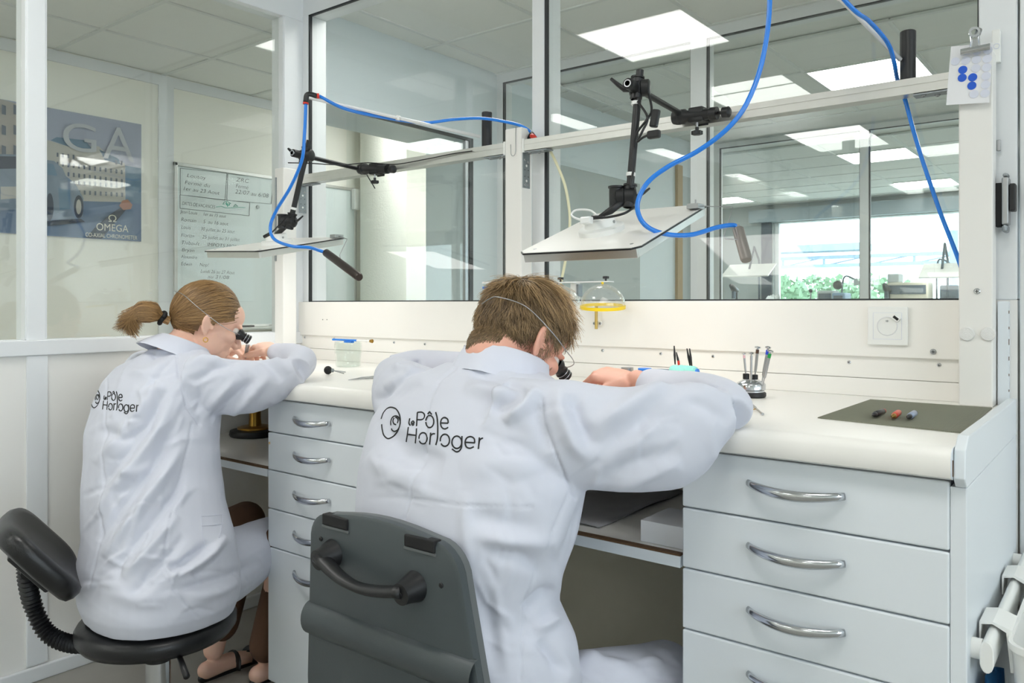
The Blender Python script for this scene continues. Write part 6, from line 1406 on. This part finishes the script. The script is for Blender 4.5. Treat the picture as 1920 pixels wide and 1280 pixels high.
def goose(x0, y0, x1, y1, x2, y2, label, Y=9.3):
    a, b, c = PY(x0, y0, Y), PY(x1, y1, Y), PY(x2, y2, Y); t = empty('gooseneck_lamp', (a.x, Y, .9), label, 'lamp'); MB().tube(bez([(a.x, Y, .92), a, b, c], 8), .009, 8).build('neck', 'far_dark', t, smooth=True)
    MB().lathe([(0, 0), (.02, 0), (.04, .07), (.036, .07), (.017, .005)], c+Vector((0, 0, .01)), (.3, 0, -1), 16).build('shade', 'far_grey', t, smooth=SM); MB().lathe([(0, .0005), (.06, .0005), (.06, .02), (0, .03)], (a.x, Y, .9), n=16).build('base', 'far_dark', t, smooth=SM)
goose(1579, 540, 1585, 518, 1604, 524, 'gooseneck lamp standing behind the grey bench machine'); goose(1757, 500, 1768, 487, 1782, 495, 'gooseneck lamp standing behind the beige bench machine')
for x0, x1, y0, lab in ((1722, 1800, 522, 'white tilted panel lamp above the far beige machine'), (1352, 1440, 520, 'white tilted panel lamp behind the grey air gun')):
    a, b = PY(x0, y0, 8.6), PY(x1, y0, 8.6); t = empty('panel_lamp', (a.x, 8.6, .9), lab, 'lamp', 'tilted panel lamps of the far workshop')
    M_ = Matrix.Translation(a) @ Matrix.Rotation(.5, 4, 'X'); MB().box(0, b.x-a.x, 0, .3, 0, .012, M_).build('panel', 'white_laminate', t); MB().box(.015, b.x-a.x-.015, .015, .285, -.003, -.0005, M_).build('diffuser', 'led', t)
    MB().tube([a+Vector(((b.x-a.x)/2, .15, .09)), a+Vector(((b.x-a.x)/2, .3, .35)), a+Vector(((b.x-a.x)/2, .45, .2)), (a.x+(b.x-a.x)/2, 9.05, .9)], .012, 8).build('arm', 'far_dark', t, smooth=True)
# outside: ground, footbridge truss, red post, trees
MB().box(-40, 40, YD+.3, 90, -3.1, -3.0).build('ground', 'ground_out', kind='structure')
rp0, rp1 = PY(1437, 400, YD+.5), PY(1450, 400, YD+.5); MB().box(rp0.x, rp1.x, YD+.4, YD+.5, -3, 3.2).build('red_post', 'red_post', label='red painted post outside the far window', cat='post', bevel=.01)
br = empty('footbridge', (0, 20, 0), 'pale steel truss footbridge outside the far window', 'bridge')
zt1, zt2 = PY(1620, 480, 20).z, PY(1620, 496, 20).z
MB().box(-12, 8, 19.95, 20.05, zt1-.04, zt1+.04).build('top_chord', 'bridge_steel', br); MB().box(-12, 8, 19.95, 20.05, zt2-.04, zt2+.04).build('bottom_chord', 'bridge_steel', br)
MB().box(-9, -5, 19.6, 20.4, zt1+.14, zt1+.30).build('roof_beam', 'bridge_steel', br)
for k in range(20):
    x = -12+k; MB().cyl((x, 20, zt2), (x, 20, zt1), .03, n=8).build('strut', 'bridge_steel', br); MB().cyl((x, 20, zt2), (x+1, 20, zt1), .018, n=6).build('diagonal', 'bridge_steel', br)
for x in (-9, -3.2, 2.5): MB().cyl((x, 20, -3), (x, 20, zt1+.5), .09, n=12).build('pillar', 'bridge_steel', br)
rng = random.Random(2)
for k, (px, top) in enumerate(((1455, 515), (1490, 520), (1530, 512), (1570, 515), (1600, 524), (1640, 512), (1680, 520))):
    Y = 27+3.4*((k*3) % 7); c = PY(px, top, Y); h = c.z; t = empty('tree', (c.x, Y, -3), 'round green tree beyond the footbridge outside the far window', 'tree', 'trees outside the far window')
    MB().tube([(c.x, Y, -3), (c.x+.1, Y, h-1.5)], [.16, .06], 8).build('trunk', 'tree_trunk', t); m = MB()
    for q in range(420):
        d = Vector((rng.gauss(0, 1), rng.gauss(0, 1), rng.gauss(0, 1))).normalized()*rng.uniform(.6, 1.0); p = Vector((c.x+d.x*1.1, Y+d.y*1.1, h-1.5+d.z*1.5)); u = Vector((rng.gauss(0, 1), rng.gauss(0, 1), rng.gauss(0, 1))).normalized()*.16; v = u.cross(Vector((rng.gauss(0, 1), rng.gauss(0, 1), rng.gauss(0, 1)))).normalized()*.12
        m.add([p-u, p-v, p+u, p+v], [(0, 1, 2, 3)])
    m.build('crown', 'tree_leaf', t)
